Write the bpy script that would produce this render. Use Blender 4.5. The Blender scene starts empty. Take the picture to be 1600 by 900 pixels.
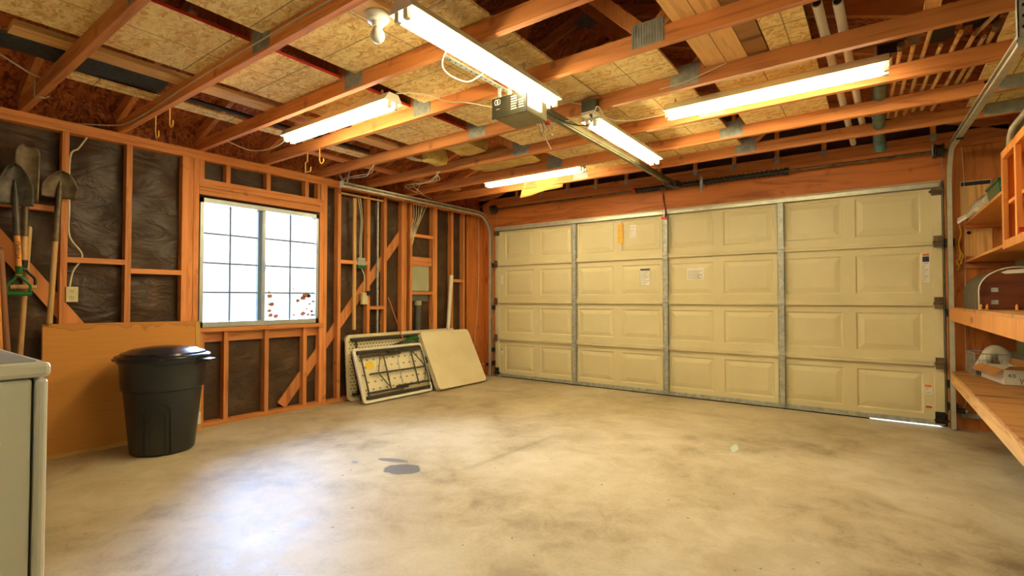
import bpy, math, random
from mathutils import Vector, Matrix
random.seed(7)
S = bpy.context.scene
COL = S.collection
R = math.radians

# ------------------------------------------------------------------ camera, world, exposure
cam_d = bpy.data.cameras.new('camera')
cam_d.sensor_fit = 'HORIZONTAL'; cam_d.sensor_width = 36.0
cam_d.lens = 784.9 / 1600 * 36.0
cam_d.clip_start = 0.02
cam = bpy.data.objects.new('camera', cam_d); COL.objects.link(cam)
cam.location = (4.426, -5.684, 1.100)
cam.rotation_euler = (R(90 + 1.25), 0, R(36.07))
S.camera = cam
W = bpy.data.worlds.new('world'); S.world = W; W.use_nodes = True
WB = W.node_tree.nodes['Background']
WB.inputs[0].default_value = (0.82, 0.91, 1.0, 1); WB.inputs[1].default_value = 1.15
sky_fill_d = bpy.data.lights.new('sun', 'SUN'); sky_fill_d.energy = 44.0; sky_fill_d.angle = R(90); sky_fill_d.color = (.44, .64, 1.0)  # added soft blue fill: skylight through the window, stronger than the visible sky
sun = bpy.data.objects.new('sun', sky_fill_d); COL.objects.link(sun); sun.location = (-3, -2.5, 4)
sun.rotation_euler = Vector((.78, -.28, -.56)).to_track_quat('-Z', 'Y').to_euler()
vs = S.view_settings
vs.view_transform = 'Standard'; vs.look = 'None'; vs.gamma = 1; vs.use_curve_mapping = False
vs.exposure = 1.0
TUBE_POWER = 32.0
TUBE_COLOR = (1.0, 0.83, 0.48)

# ------------------------------------------------------------------ materials
def lin(r, g, b):
    f = lambda c: c / 12.92 if c <= 0.04045 else ((c + 0.055) / 1.055) ** 2.4
    return (f(r / 255), f(g / 255), f(b / 255), 1)
M = {}
def nodes_of(name):
    m = bpy.data.materials.new(name); m.use_nodes = True
    nt = m.node_tree; b = nt.nodes['Principled BSDF']; M[name] = m
    return nt, b
def N(nt, t, **k):
    n = nt.nodes.new(t)
    for a, v in k.items(): setattr(n, a, v)
    return n
def coords(nt, scale=(1, 1, 1), rot=(0, 0, 0)):
    tc = N(nt, 'ShaderNodeTexCoord'); mp = N(nt, 'ShaderNodeMapping')
    mp.inputs['Scale'].default_value = scale; mp.inputs['Rotation'].default_value = rot
    nt.links.new(tc.outputs['Object'], mp.inputs['Vector']); return mp.outputs['Vector']
def noise(nt, vec, scale, detail=4, rough=.55, dist=0.0):
    n = N(nt, 'ShaderNodeTexNoise'); n.inputs['Scale'].default_value = scale
    n.inputs['Detail'].default_value = detail; n.inputs['Roughness'].default_value = rough
    n.inputs['Distortion'].default_value = dist
    nt.links.new(vec, n.inputs['Vector']); return n.outputs['Fac']
def ramp(nt, fac, stops):
    r = N(nt, 'ShaderNodeValToRGB'); e = r.color_ramp.elements
    while len(e) < len(stops): e.new(0.5)
    for i, (p, c) in enumerate(stops): e[i].position = p; e[i].color = c
    nt.links.new(fac, r.inputs['Fac']); return r.outputs['Color']
def mixc(nt, fac, a, b, mode='MIX'):
    m = N(nt, 'ShaderNodeMix', data_type='RGBA', blend_type=mode)
    for s, v in ((m.inputs['Factor'], fac), (m.inputs['A'], a), (m.inputs['B'], b)):
        if hasattr(v, 'links'): nt.links.new(v, s)
        else: s.default_value = v
    return m.outputs['Result']
def math_(nt, op, a, b=None, c=None):
    m = N(nt, 'ShaderNodeMath', operation=op)
    for i, v in enumerate((a, b, c)):
        if v is None: continue
        if hasattr(v, 'links'): nt.links.new(v, m.inputs[i])
        else: m.inputs[i].default_value = v
    return m.outputs[0]
def bump(nt, b, fac, strength=.3, dist=.01):
    n = N(nt, 'ShaderNodeBump'); n.inputs['Strength'].default_value = strength
    n.inputs['Distance'].default_value = dist
    nt.links.new(fac, n.inputs['Height']); nt.links.new(n.outputs[0], b.inputs['Normal'])
def plain(name, c1, c2=None, rough=.6, metal=0.0, scale=6, bmp=0.0, bscale=60):
    nt, b = nodes_of(name); v = coords(nt)
    c2 = c2 or tuple(x * .82 for x in c1[:3]) + (1,)
    nt.links.new(ramp(nt, noise(nt, v, scale), [(.3, c2), (.7, c1)]), b.inputs['Base Color'])
    b.inputs['Roughness'].default_value = rough; b.inputs['Metallic'].default_value = metal
    if bmp: bump(nt, b, noise(nt, v, bscale), bmp, .004)
def wood(name, light, dark, axis, rough=.65, ring=9):
    nt, b = nodes_of(name)
    sc = [ring, ring, ring]; sc[axis] = .55
    v = coords(nt, sc)
    oi = N(nt, 'ShaderNodeObjectInfo')
    ad = N(nt, 'ShaderNodeVectorMath', operation='ADD'); sl = N(nt, 'ShaderNodeVectorMath', operation='SCALE')
    cb = N(nt, 'ShaderNodeCombineXYZ')
    for i in range(3): nt.links.new(oi.outputs['Random'], cb.inputs[i])
    nt.links.new(cb.outputs[0], sl.inputs[0]); sl.inputs['Scale'].default_value = 37.0
    nt.links.new(v, ad.inputs[0]); nt.links.new(sl.outputs[0], ad.inputs[1])
    g = noise(nt, ad.outputs[0], 2.2, 5, .6, 1.6)
    col = ramp(nt, g, [(.28, dark), (.5, light), (.75, tuple(min(1, x * 1.12) for x in light[:3]) + (1,))])
    kn = noise(nt, coords(nt, (5, 5, 5)), 1.6, 1, .4)
    col = mixc(nt, ramp(nt, kn, [(.70, (0, 0, 0, 1)), (.80, (.55, .55, .55, 1))]), col, tuple(x * .35 for x in dark[:3]) + (1,))
    val = math_(nt, 'MULTIPLY_ADD', oi.outputs['Random'], .36, .80)
    hs = N(nt, 'ShaderNodeHueSaturation'); nt.links.new(col, hs.inputs['Color']); nt.links.new(val, hs.inputs['Value'])
    nt.links.new(hs.outputs[0], b.inputs['Base Color'])
    b.inputs['Roughness'].default_value = rough
    bump(nt, b, g, .15, .004)
def osb(name, a, bb, d, lines=True):
    nt, b = nodes_of(name)
    def lay(rot, s):
        vo = N(nt, 'ShaderNodeTexVoronoi'); vo.inputs['Scale'].default_value = s
        w = noise(nt, coords(nt), 7, 2)
        vec = coords(nt, (1.0, 3.2, 1.6), (0, 0, rot))
        ad = N(nt, 'ShaderNodeVectorMath', operation='ADD')
        nt.links.new(vec, ad.inputs[0]); nt.links.new(w, ad.inputs[1])
        nt.links.new(ad.outputs[0], vo.inputs['Vector'])
        bw = N(nt, 'ShaderNodeRGBToBW'); nt.links.new(vo.outputs['Color'], bw.inputs[0]); return bw.outputs[0]
    f = math_(nt, 'ADD', math_(nt, 'MULTIPLY', lay(.5, 13), .5), math_(nt, 'MULTIPLY', lay(1.9, 19), .5))
    f = math_(nt, 'ADD', f, math_(nt, 'MULTIPLY', math_(nt, 'SUBTRACT', noise(nt, coords(nt), 3, 3), .5), .5))
    col = ramp(nt, f, [(.2, d), (.42, bb), (.62, a), (.85, tuple(min(1, x * 1.15) for x in a[:3]) + (1,))])
    if lines:
        sx = N(nt, 'ShaderNodeSeparateXYZ'); nt.links.new(coords(nt), sx.inputs[0])
        for i, pitch in ((0, .61), (1, .4064)):
            fr = math_(nt, 'FRACT', math_(nt, 'DIVIDE', math_(nt, 'ADD', sx.outputs[i], 20.13), pitch))
            lt = math_(nt, 'LESS_THAN', fr, .007 / pitch)
            col = mixc(nt, math_(nt, 'MULTIPLY', lt, .6), col, (.05, .035, .02, 1))
    nt.links.new(col, b.inputs['Base Color']); b.inputs['Roughness'].default_value = .75
    bump(nt, b, f, .25, .004)

WL, WD = lin(216, 140, 76), lin(178, 98, 46)
for ax, s in enumerate('xyz'): wood('stud_' + s, WL, WD, ax)
for ax, s in enumerate('xyz'): wood('pale_' + s, lin(226, 178, 110), lin(188, 128, 66), ax)
wood('plywood', lin(204, 120, 54), lin(150, 76, 28), 2, .6, 4)
wood('plywood_x', lin(200, 116, 50), lin(150, 76, 28), 0, .6, 4)
wood('shelf_ply', lin(176, 124, 66), lin(100, 62, 30), 0, .6, 3)
wood('cabinet_wood', lin(214, 140, 66), lin(186, 112, 48), 2, .5, 6)
wood('handle_wood', lin(214, 174, 112), lin(176, 126, 70), 2, .5, 8)
wood('handle_orange', lin(214, 140, 62), lin(178, 104, 42), 2, .5, 8)
wood('handle_dark', lin(150, 100, 60), lin(106, 66, 38), 2, .6, 8)
wood('chest_wood', lin(104, 50, 24), lin(64, 28, 12), 0, .4, 4)
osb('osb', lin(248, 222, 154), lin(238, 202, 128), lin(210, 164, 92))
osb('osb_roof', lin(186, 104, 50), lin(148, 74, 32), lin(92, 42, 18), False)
plain('red_edge', lin(206, 44, 26), None, .6)
plain('galvanised', lin(190, 192, 182), lin(146, 150, 142), .42, .3, 22)
plain('track_metal', lin(206, 204, 186), lin(178, 176, 158), .36, .35, 10)
plain('dark_metal', lin(62, 60, 54), lin(38, 36, 32), .45, .6, 14)
plain('rail_metal', lin(126, 118, 88), lin(92, 86, 62), .35, .7, 10)
plain('rusty_steel', lin(128, 110, 84), lin(74, 60, 44), .5, .5, 14, .2)
plain('old_steel', lin(104, 96, 84), lin(50, 46, 40), .45, .6, 12, .2)
plain('door_paint', lin(214, 204, 164), lin(204, 192, 150), .5, 0, 1.5)
plain('door_rail', lin(220, 210, 170), lin(204, 192, 150), .5, 0, 3)
plain('white_enamel', lin(232, 232, 218), lin(222, 222, 206), .3, 0, 2)
plain('hood_paint', lin(216, 214, 188), lin(198, 196, 168), .4, 0, 3)
plain('porcelain', lin(238, 236, 228), None, .2)
plain('white_plastic', lin(226, 222, 206), None, .45)
plain('almond_plastic', lin(220, 206, 160), None, .45)
plain('table_plastic', lin(226, 214, 178), lin(214, 200, 162), .55, 0, 3)
plain('black_plastic', lin(46, 46, 46), lin(34, 34, 35), .38, 0, 5, .08, 200)
plain('lid_plastic', lin(30, 34, 44), lin(22, 25, 32), .26, 0, 4)
plain('leg_steel', lin(86, 82, 72), lin(64, 60, 52), .4, .5, 10)
plain('rubber', lin(30, 29, 27), None, .8)
plain('cable_white', lin(224, 212, 180), None, .5)
plain('cable_black', lin(26, 25, 24), None, .5)
plain('string_red', lin(196, 70, 50), None, .7)
plain('copper', lin(206, 122, 78), None, .5, .2)
plain('red_plastic', lin(196, 48, 34), None, .45)
plain('green_plastic', lin(26, 120, 52), lin(16, 92, 38), .4)
plain('green_tub', lin(18, 78, 34), lin(12, 58, 24), .35)
plain('blue_cloth', lin(106, 116, 176), None, .8)
plain('teal_wrap', lin(92, 128, 118), lin(52, 82, 78), .4, 0, 14, .5, 30)
plain('yellow_rope', lin(228, 182, 60), None, .8)
plain('hook_yellow', lin(228, 168, 64), None, .5)
plain('foil', lin(222, 216, 200), lin(160, 154, 140), .3, .35, 20, .6, 40)
plain('insulation', lin(226, 196, 112), lin(186, 150, 74), .95, 0, 9, .8, 30)
plain('kraft_paper', lin(214, 170, 92), lin(196, 150, 76), .8, 0, 5)
plain('grey_box', lin(172, 172, 140), lin(154, 154, 124), .5, 0, 4)
plain('grey_pipe', lin(92, 94, 88), lin(70, 72, 68), .5, 0, 6)
plain('pvc', lin(226, 220, 200), lin(208, 200, 178), .4, 0, 5)
plain('sticker_white', lin(236, 232, 220), None, .5)
plain('sticker_yellow', lin(238, 180, 40), None, .5)
plain('sticker_orange', lin(226, 112, 40), None, .5)
plain('ink', lin(40, 40, 48), None, .6)
plain('ink_blue', lin(34, 44, 72), None, .6)
plain('ink_grey', lin(150, 146, 132), None, .6)
plain('frame_alu', lin(196, 204, 204), lin(176, 186, 188), .35, .5, 6)
plain('muntin', lin(112, 128, 140), None, .5, 0)
plain('film_brown', lin(186, 126, 92), lin(160, 104, 74), .8, 0, 30)
plain('green_wall', lin(166, 176, 136), lin(152, 164, 124), .8, 0, 2)
plain('back_wall', lin(214, 206, 186), lin(204, 196, 176), .8, 0, 2)
plain('siding', lin(120, 96, 72), None, .8)
plain('yellow_note', lin(238, 206, 60), None, .7)
plain('opener_case', lin(150, 142, 96), lin(132, 124, 82), .45, .3, 5)
plain('opener_face', lin(44, 42, 30), lin(30, 29, 21), .35, 0, 5)
plain('carton_white', lin(232, 228, 214), lin(222, 216, 200), .7, 0, 4)
plain('carton_brown', lin(188, 134, 74), lin(172, 118, 62), .8, 0, 6)

def cardboard():
    nt, b = nodes_of('cardboard'); v = coords(nt)
    col = ramp(nt, noise(nt, coords(nt, (1, 1, 40)), 3, 3), [(.3, lin(196, 132, 58)), (.7, lin(206, 142, 66))])
    # water mark along the upper edge, with a darker rim
    sx = N(nt, 'ShaderNodeSeparateXYZ'); nt.links.new(v, sx.inputs[0])
    e = math_(nt, 'ADD', sx.outputs[2], math_(nt, 'MULTIPLY', math_(nt, 'SUBTRACT', noise(nt, v, 3.4, 3), .5), .5))
    col = mixc(nt, ramp(nt, e, [(.885, (0, 0, 0, 1)), (.892, (.5, .5, .5, 1)), (.91, (.2, .2, .2, 1))]), col, lin(140, 84, 32))
    nt.links.new(col, b.inputs['Base Color']); b.inputs['Roughness'].default_value = .8
cardboard()
def paper():
    nt, b = nodes_of('building_paper'); v = coords(nt)
    n1 = noise(nt, v, 3, 5, .6, .8)
    col = ramp(nt, n1, [(.3, lin(54, 38, 26)), (.55, lin(76, 55, 37)), (.8, lin(108, 79, 52))])
    nt.links.new(col, b.inputs['Base Color']); b.inputs['Roughness'].default_value = .44
    b.inputs['Specular IOR Level'].default_value = .35
    bump(nt, b, noise(nt, coords(nt, (1, 2, 4), (.5, 0, 0)), 2.2, 3, .5, .8), .45, .05)
paper()
def felt():
    nt, b = nodes_of('roofing_felt'); v = coords(nt)
    nt.links.new(ramp(nt, noise(nt, v, 40), [(.3, lin(34, 36, 34)), (.7, lin(62, 66, 64))]), b.inputs['Base Color'])
    b.inputs['Roughness'].default_value = .7
felt()
def dots(name, base, dark, pitch, r):
    nt, b = nodes_of(name); v = coords(nt)
    sx = N(nt, 'ShaderNodeSeparateXYZ'); nt.links.new(v, sx.inputs[0])
    row = math_(nt, 'FLOOR', math_(nt, 'DIVIDE', math_(nt, 'ADD', sx.outputs[2], 5), pitch))
    off = math_(nt, 'MULTIPLY', math_(nt, 'MODULO', row, 2.0), pitch * .6)
    a = math_(nt, 'SUBTRACT', math_(nt, 'FRACT', math_(nt, 'DIVIDE', math_(nt, 'ADD', math_(nt, 'ADD', sx.outputs[1], 9), off), pitch * 1.2)), .5)
    c = math_(nt, 'SUBTRACT', math_(nt, 'FRACT', math_(nt, 'DIVIDE', math_(nt, 'ADD', sx.outputs[2], 5), pitch)), .5)
    d = math_(nt, 'ADD', math_(nt, 'MULTIPLY', math_(nt, 'MULTIPLY', a, a), .5), math_(nt, 'MULTIPLY', c, c))
    f = math_(nt, 'LESS_THAN', d, r * r)
    nt.links.new(mixc(nt, f, base, dark), b.inputs['Base Color']); b.inputs['Roughness'].default_value = .6
dots('table_underside', lin(226, 214, 178), lin(136, 116, 80), .036, .22)
dots('table_underside_wide', lin(226, 216, 184), lin(150, 132, 96), .075, .13)
def concrete():
    nt, b = nodes_of('concrete'); v = coords(nt)
    n1 = noise(nt, v, .9, 6, .6, .4); n2 = noise(nt, v, 5, 6, .65, .6); n3 = noise(nt, v, 60, 3)
    f = math_(nt, 'ADD', math_(nt, 'MULTIPLY', n1, .55), math_(nt, 'ADD', math_(nt, 'MULTIPLY', n2, .35), math_(nt, 'MULTIPLY', n3, .1)))
    col = ramp(nt, f, [(.36, lin(128, 110, 80)), (.46, lin(168, 152, 120)), (.55, lin(188, 174, 144)), (.70, lin(208, 196, 172))])
    sx = N(nt, 'ShaderNodeSeparateXYZ'); nt.links.new(v, sx.inputs[0])
    X, Y = sx.outputs[0], sx.outputs[1]
    wob = math_(nt, 'SUBTRACT', noise(nt, v, 9, 3), .5); wob2 = math_(nt, 'SUBTRACT', noise(nt, v, 22, 3), .5)
    def blob(x, y, rx, ry, ang, amp, color, soft=.08, k=.9):
        nonlocal col
        ca, sa = math.cos(ang), math.sin(ang)
        dx = math_(nt, 'SUBTRACT', X, x); dy = math_(nt, 'SUBTRACT', Y, y)
        a = math_(nt, 'DIVIDE', math_(nt, 'ADD', math_(nt, 'MULTIPLY', dx, ca), math_(nt, 'MULTIPLY', dy, sa)), rx)
        c = math_(nt, 'DIVIDE', math_(nt, 'SUBTRACT', math_(nt, 'MULTIPLY', dy, ca), math_(nt, 'MULTIPLY', dx, sa)), ry)
        d = math_(nt, 'ADD', math_(nt, 'SQRT', math_(nt, 'ADD', math_(nt, 'MULTIPLY', a, a), math_(nt, 'MULTIPLY', c, c))), math_(nt, 'MULTIPLY', wob, amp))
        col = mixc(nt, ramp(nt, d, [(1 - soft, (k, k, k, 1)), (1 + soft, (0, 0, 0, 1))]), col, color)
    blob(1.93, -3.46, .13, .10, .4, .7, lin(96, 94, 92))           # oil stain and its tail
    blob(1.74, -3.37, .13, .035, .35, .8, lin(108, 106, 102))
    blob(1.56, -3.55, .03, .022, 0, .4, lin(128, 126, 120))
    blob(3.556, -1.70, .028, .11, .1, 1.0, lin(186, 214, 204), .3, .7)   # pale green chalk
    blob(3.25, -1.72, .05, .05, .1, 1.0, lin(206, 150, 120), .5, .35)
    blob(4.0, -3.3, .5, .18, .9, 2.2, lin(150, 132, 96), .7, .4)
    blob(3.4, -4.1, .35, .2, .2, 2.2, lin(148, 132, 98), .7, .45)
    blob(2.9, -.7, 1.0, .10, .0, 2.0, lin(150, 130, 90), .8, .35)
    blob(2.28, -2.75, .04, .7, -.05, 1.2, lin(128, 116, 94), .9, .45)    # shallow trowel ridge
    blob(2.15, -2.35, .3, .03, .5, 1.2, lin(142, 130, 106), .9, .4)
    sp = ramp(nt, noise(nt, v, 26, 2, .4), [(.735, (0, 0, 0, 1)), (.76, (.7, .7, .7, 1))])
    col = mixc(nt, sp, col, lin(96, 84, 64))
    nt.links.new(col, b.inputs['Base Color'])
    nt.links.new(math_(nt, 'MULTIPLY_ADD', n2, .35, .34), b.inputs['Roughness'])
    bump(nt, b, math_(nt, 'ADD', n2, math_(nt, 'MULTIPLY', n3, .3)), .12, .01)
concrete()
def emit(name, color, strength):
    nt, b = nodes_of(name)
    b.inputs['Base Color'].default_value = (.9, .9, .9, 1)
    b.inputs['Emission Color'].default_value = tuple(color) + (1,)
    b.inputs['Emission Strength'].default_value = strength
emit('tube_glow', TUBE_COLOR, TUBE_POWER)
emit('lens_glow', (1, .93, .75), 1.2)
def glass():
    nt, b = nodes_of('window_glass')
    out = nt.nodes['Material Output']
    t = N(nt, 'ShaderNodeBsdfTransparent'); g = N(nt, 'ShaderNodeBsdfGlossy'); g.inputs['Roughness'].default_value = .05
    lw = N(nt, 'ShaderNodeFresnel'); lw.inputs['IOR'].default_value = 1.35
    t.inputs[0].default_value = (.97, .98, 1, 1)
    mx = N(nt, 'ShaderNodeMixShader'); nt.links.new(lw.outputs[0], mx.inputs[0])
    nt.links.new(t.outputs[0], mx.inputs[1]); nt.links.new(g.outputs[0], mx.inputs[2])
    nt.links.new(mx.outputs[0], out.inputs['Surface'])
glass()

# ------------------------------------------------------------------ mesh helpers
WLOC = {}
class MB:
    def __init__(s): s.v = []; s.f = []
    def add(s, vs, fs):
        o = len(s.v); s.v += [tuple(v) for v in vs]; s.f += [tuple(i + o for i in f) for f in fs]; return s
    def box(s, a, b):
        x0, x1 = sorted((a[0], b[0])); y0, y1 = sorted((a[1], b[1])); z0, z1 = sorted((a[2], b[2]))
        return s.hexa([(x0, y0, z0), (x1, y0, z0), (x1, y1, z0), (x0, y1, z0), (x0, y0, z1), (x1, y0, z1), (x1, y1, z1), (x0, y1, z1)])
    def hexa(s, p):
        return s.add(p, [(0, 3, 2, 1), (4, 5, 6, 7), (0, 1, 5, 4), (1, 2, 6, 5), (2, 3, 7, 6), (3, 0, 4, 7)])
    def beam(s, p0, p1, w, h, up=(0, 0, 1)):
        p0, p1 = Vector(p0), Vector(p1); d = (p1 - p0).normalized()
        sd = d.cross(Vector(up)).normalized(); u = sd.cross(d)
        a, b = sd * w / 2, u * h / 2
        q = [p0 - a - b, p0 + a - b, p1 + a - b, p1 - a - b, p0 - a + b, p0 + a + b, p1 + a + b, p1 - a + b]
        return s.hexa(q)
    def cyl(s, p0, p1, r0, r1=None, n=14): return s.tube([p0, p1], [r0, r0 if r1 is None else r1], n)
    def tube(s, pts, r, n=8, closed=False):
        pts = [Vector(p) for p in pts]; m = len(pts)
        rr = r if isinstance(r, (list, tuple)) else [r] * m
        rings = []; ref = None
        for i, p in enumerate(pts):
            if closed: d = pts[(i + 1) % m] - pts[i - 1]
            else: d = pts[min(i + 1, m - 1)] - pts[max(i - 1, 0)]
            d.normalize()
            if ref is None: ref = d.orthogonal().normalized()
            ref = (ref - d * ref.dot(d))
            ref = ref.normalized() if ref.length > 1e-6 else d.orthogonal().normalized()
            b2 = d.cross(ref)
            rings.append([p + (ref * math.cos(2 * math.pi * k / n) + b2 * math.sin(2 * math.pi * k / n)) * rr[i] for k in range(n)])
        vs = [q for ring in rings for q in ring]; fs = []
        for i in range(m if closed else m - 1):
            j = (i + 1) % m
            for k in range(n):
                k2 = (k + 1) % n; fs.append((i * n + k, i * n + k2, j * n + k2, j * n + k))
        if not closed: fs += [tuple(range(n))[::-1], tuple((m - 1) * n + k for k in range(n))]
        return s.add(vs, fs)
    def lathe(s, prof, c, n=28, sx=1, sy=1):
        vs = []; fs = []; m = len(prof)
        for r, z in prof:
            for k in range(n):
                a = 2 * math.pi * k / n; vs.append((c[0] + r * sx * math.cos(a), c[1] + r * sy * math.sin(a), c[2] + z))
        for i in range(m - 1):
            for k in range(n):
                k2 = (k + 1) % n; fs.append((i * n + k, i * n + k2, (i + 1) * n + k2, (i + 1) * n + k))
        fs += [tuple(range(n))[::-1], tuple((m - 1) * n + k for k in range(n))]
        return s.add(vs, fs)
    def prism(s, poly, fn, t0, t1):
        n = len(poly)
        return s.add([fn(a, b, t0) for a, b in poly] + [fn(a, b, t1) for a, b in poly],
                     [tuple(range(n))[::-1], tuple(range(n, 2 * n))] + [(i, (i + 1) % n, n + (i + 1) % n, n + i) for i in range(n)])
    def build(s, name, mat, parent=None, origin=None, smooth=False, bevel=0):
        o0 = Vector(origin) if origin else (WLOC[parent.name] if parent else Vector((0, 0, 0)))
        me = bpy.data.meshes.new(name)
        me.from_pydata([tuple(Vector(v) - o0) for v in s.v], [], s.f)
        me.materials.append(M[mat]); me.update()
        if smooth:
            me.polygons.foreach_set('use_smooth', [True] * len(me.polygons)); me.set_sharp_from_angle(angle=.7)
        o = bpy.data.objects.new(name, me); COL.objects.link(o)
        if parent: o.parent = parent
        else: o.location = o0
        WLOC[o.name] = o0
        if bevel:
            b = o.modifiers.new('bevel', 'BEVEL'); b.width = bevel; b.segments = 2; b.limit_method = 'ANGLE'
        return o
def bx(a, b): return MB().box(a, b)
def tag(o, label, cat=None, group=None, kind=None):
    o['label'] = label
    if cat: o['category'] = cat
    if group: o['group'] = group
    if kind: o['kind'] = kind
    return o
def thing(name, loc, label, cat, group=None, kind=None):
    o = bpy.data.objects.new(name, None); COL.objects.link(o); o.location = loc
    o.empty_display_size = .1; WLOC[o.name] = Vector(loc)
    return tag(o, label, cat, group, kind)
def spline(pts, n=8):
    P = [Vector(p) for p in pts]; P = [P[0] * 2 - P[1]] + P + [P[-1] * 2 - P[-2]]; out = []
    for i in range(1, len(P) - 2):
        for k in range(n):
            t = k / n; a, b, c, d = P[i - 1:i + 3]
            out.append(.5 * ((2 * b) + (c - a) * t + (2 * a - 5 * b + 4 * c - d) * t * t + (3 * b - a - 3 * c + d) * t ** 3))
    return out + [P[-2]]
def wire(name, pts, r, mat, label=None, cat='cable', parent=None, group=None, n=6):
    o = MB().tube(spline(pts, 6), r, n).build(name, mat, parent, None if parent else pts[0], True)
    if label: tag(o, label, None if parent else cat, group)
    return o
def text(body, size, fn, name, mat, parent, t=.001):
    cu = bpy.data.curves.new('t', 'FONT'); cu.body = body; cu.size = size
    cu.align_x = 'CENTER'; cu.align_y = 'CENTER'; cu.resolution_u = 2
    ob = bpy.data.objects.new('t', cu); COL.objects.link(ob)
    bpy.context.view_layer.update()
    me = bpy.data.meshes.new_from_object(ob.evaluated_get(bpy.context.evaluated_depsgraph_get()))
    m = MB().add([fn(v.co.x, v.co.y, t) for v in me.vertices], [tuple(p.vertices) for p in me.polygons])
    bpy.data.objects.remove(ob); bpy.data.meshes.remove(me)
    return m.build(name, mat, parent)
def rrect(w0, w1, h0, h1, r, n=5):
    out = []
    for cx, cy, a0 in ((w1 - r, h0 + r, -90), (w1 - r, h1 - r, 0), (w0 + r, h1 - r, 90), (w0 + r, h0 + r, 180)):
        for k in range(n + 1):
            a = R(a0 + 90 * k / n); out.append((cx + r * math.cos(a), cy + r * math.sin(a)))
    return out

# ================================================================== THE ROOM
XL, XR, YB = -0.253, 5.33, -6.08        # stud face left, right wall, back wall
ZT, ZC, CH = 2.296, 2.372, 0.089         # plate bottom, chord bottom, chord height
PX = XL - .089
def struct(o, label): return tag(o, label, None, None, 'structure')

struct(bx((-.9, YB - .15, -.12), (XR + .3, 1.4, 0)).build('floor', 'concrete'), 'bare stained concrete garage slab')
struct(bx((XR, YB - .1, 0), (XR + .1, .16, 2.5)).build('wall_right', 'green_wall'), 'pale green painted wall behind the shelves')
bw = MB().box((PX - .04, YB - .1, 0), (XR + .1, YB, 2.5))
bw.prism([(PX - .3, 2.5), (XR + .3, 2.5), (2.54, 3.56)], lambda a, b, t: (a, t, b), YB - .1, YB)
struct(bw.build('wall_back', 'back_wall'), 'plain back wall of the garage')

# ---- left wall: sheathing, wrinkled paper, framing
WY0, WY1, WZ0, WZ1 = -3.785, -2.655, .855, 1.975
sh = MB()
for a, b, c, d in ((YB, WY0, 0, 2.5), (WY1, .16, 0, 2.5), (WY0, WY1, 0, WZ0), (WY0, WY1, WZ1, 2.5)):
    sh.box((PX - .04, a, c), (PX - .02, b, d))
wl = struct(sh.build('wall_left', 'siding'), 'open stud wall lined with dark building paper')
def wrinkled(y0, y1, z0, z1, seed):
    rnd = random.Random(seed); m = MB(); ny = max(2, int((y1 - y0) / .045)); nz = max(2, int((z1 - z0) / .045))
    ph = [(rnd.uniform(3, 9), rnd.uniform(2, 7) * rnd.choice((-1, 1)), rnd.uniform(0, 6), rnd.uniform(.0015, .005)) for _ in range(7)]
    vs = []
    for j in range(nz + 1):
        for i in range(ny + 1):
            y = y0 + (y1 - y0) * i / ny; z = z0 + (z1 - z0) * j / nz
            d = sum(a * math.sin(ky * y * 2 + kz * z * 2 + p) for ky, kz, p, a in ph)
            vs.append((PX + .012 + max(-.012, min(.014, d)) + rnd.uniform(0, .002), y, z))
    fs = [(j * (ny + 1) + i, j * (ny + 1) + i + 1, (j + 1) * (ny + 1) + i + 1, (j + 1) * (ny + 1) + i) for j in range(nz) for i in range(ny)]
    return m.add(vs, fs).build('building_paper', 'building_paper', wl, None, True)
for i, (a, b, c, d) in enumerate(((YB, WY0, .02, 2.37), (WY1, -.32, .02, 2.37), (WY0, WY1, .02, WZ0), (WY0, WY1, WZ1, 2.37))): wrinkled(a, b, c, d, i)
for z in (ZT, ZT + .038): bx((PX, YB, z + .001), (XL, .04, z + .038)).build('top_plate', 'stud_y', wl)
bx((PX, YB, 0), (XL, -.32, .038)).build('bottom_plate', 'stud_y', wl)
def stud(y, z0=.038, z1=ZT, w=.038, name='stud', x0=PX + .018): return bx((x0, y - w / 2, z0), (XL, y + w / 2, z1)).build(name, 'stud_z', wl)
for y in (-5.78, -5.40, -5.06, -4.677, -4.298): stud(y)
stud(-3.888, w=.084); stud(-3.822, w=.042)
stud(-2.628, w=.042); stud(-2.585, w=.038); stud(-2.415)
for y in (-2.03, -1.79, -1.52, -1.48, -1.388, -.99, -.95, -.64, -.40): stud(y)
for y in (-3.765, -3.565, -3.20, -2.807): stud(y, .038, WZ0 - .04, name='cripple_stud')
for y in (-3.78, -3.565, -3.198, -2.80, -2.66): stud(y, 2.135, ZT, name='cripple_stud')
for z0, z1 in ((2.0, 2.062), (2.066, 2.135)): bx((PX + .018, -3.80, z0), (XL + .002, -2.607, z1)).build('window_header', 'stud_y', wl)
bx((PX + .018, -3.80, WZ0 - .04), (XL + .02, -2.607, WZ0 - .004)).build('window_sill', 'stud_y', wl)
bx((PX + .018, -3.75, WZ0 - .13), (PX + .05, -2.64, WZ0 - .042)).build('sill_backing', 'stud_y', wl)
for y0, y1, z in ((-4.658, -4.317, 1.382), (-4.279, -3.93, 1.318), (-5.04, -4.70, 1.735), (-2.396, -2.049, 1.505), (-2.011, -1.809, 1.0), (-1.369, -1.01, 1.175), (-.62, -.42, 1.35), (-1.369, -1.01, 1.90)):
    bx((PX + .02, y0, z - .019), (XL, y1, z + .019)).build('blocking', 'stud_y', wl)
bx((PX + .03, -1.369, 1.52), (XL - .005, -1.03, 1.63)).build('blocking', 'stud_y', wl)
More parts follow.
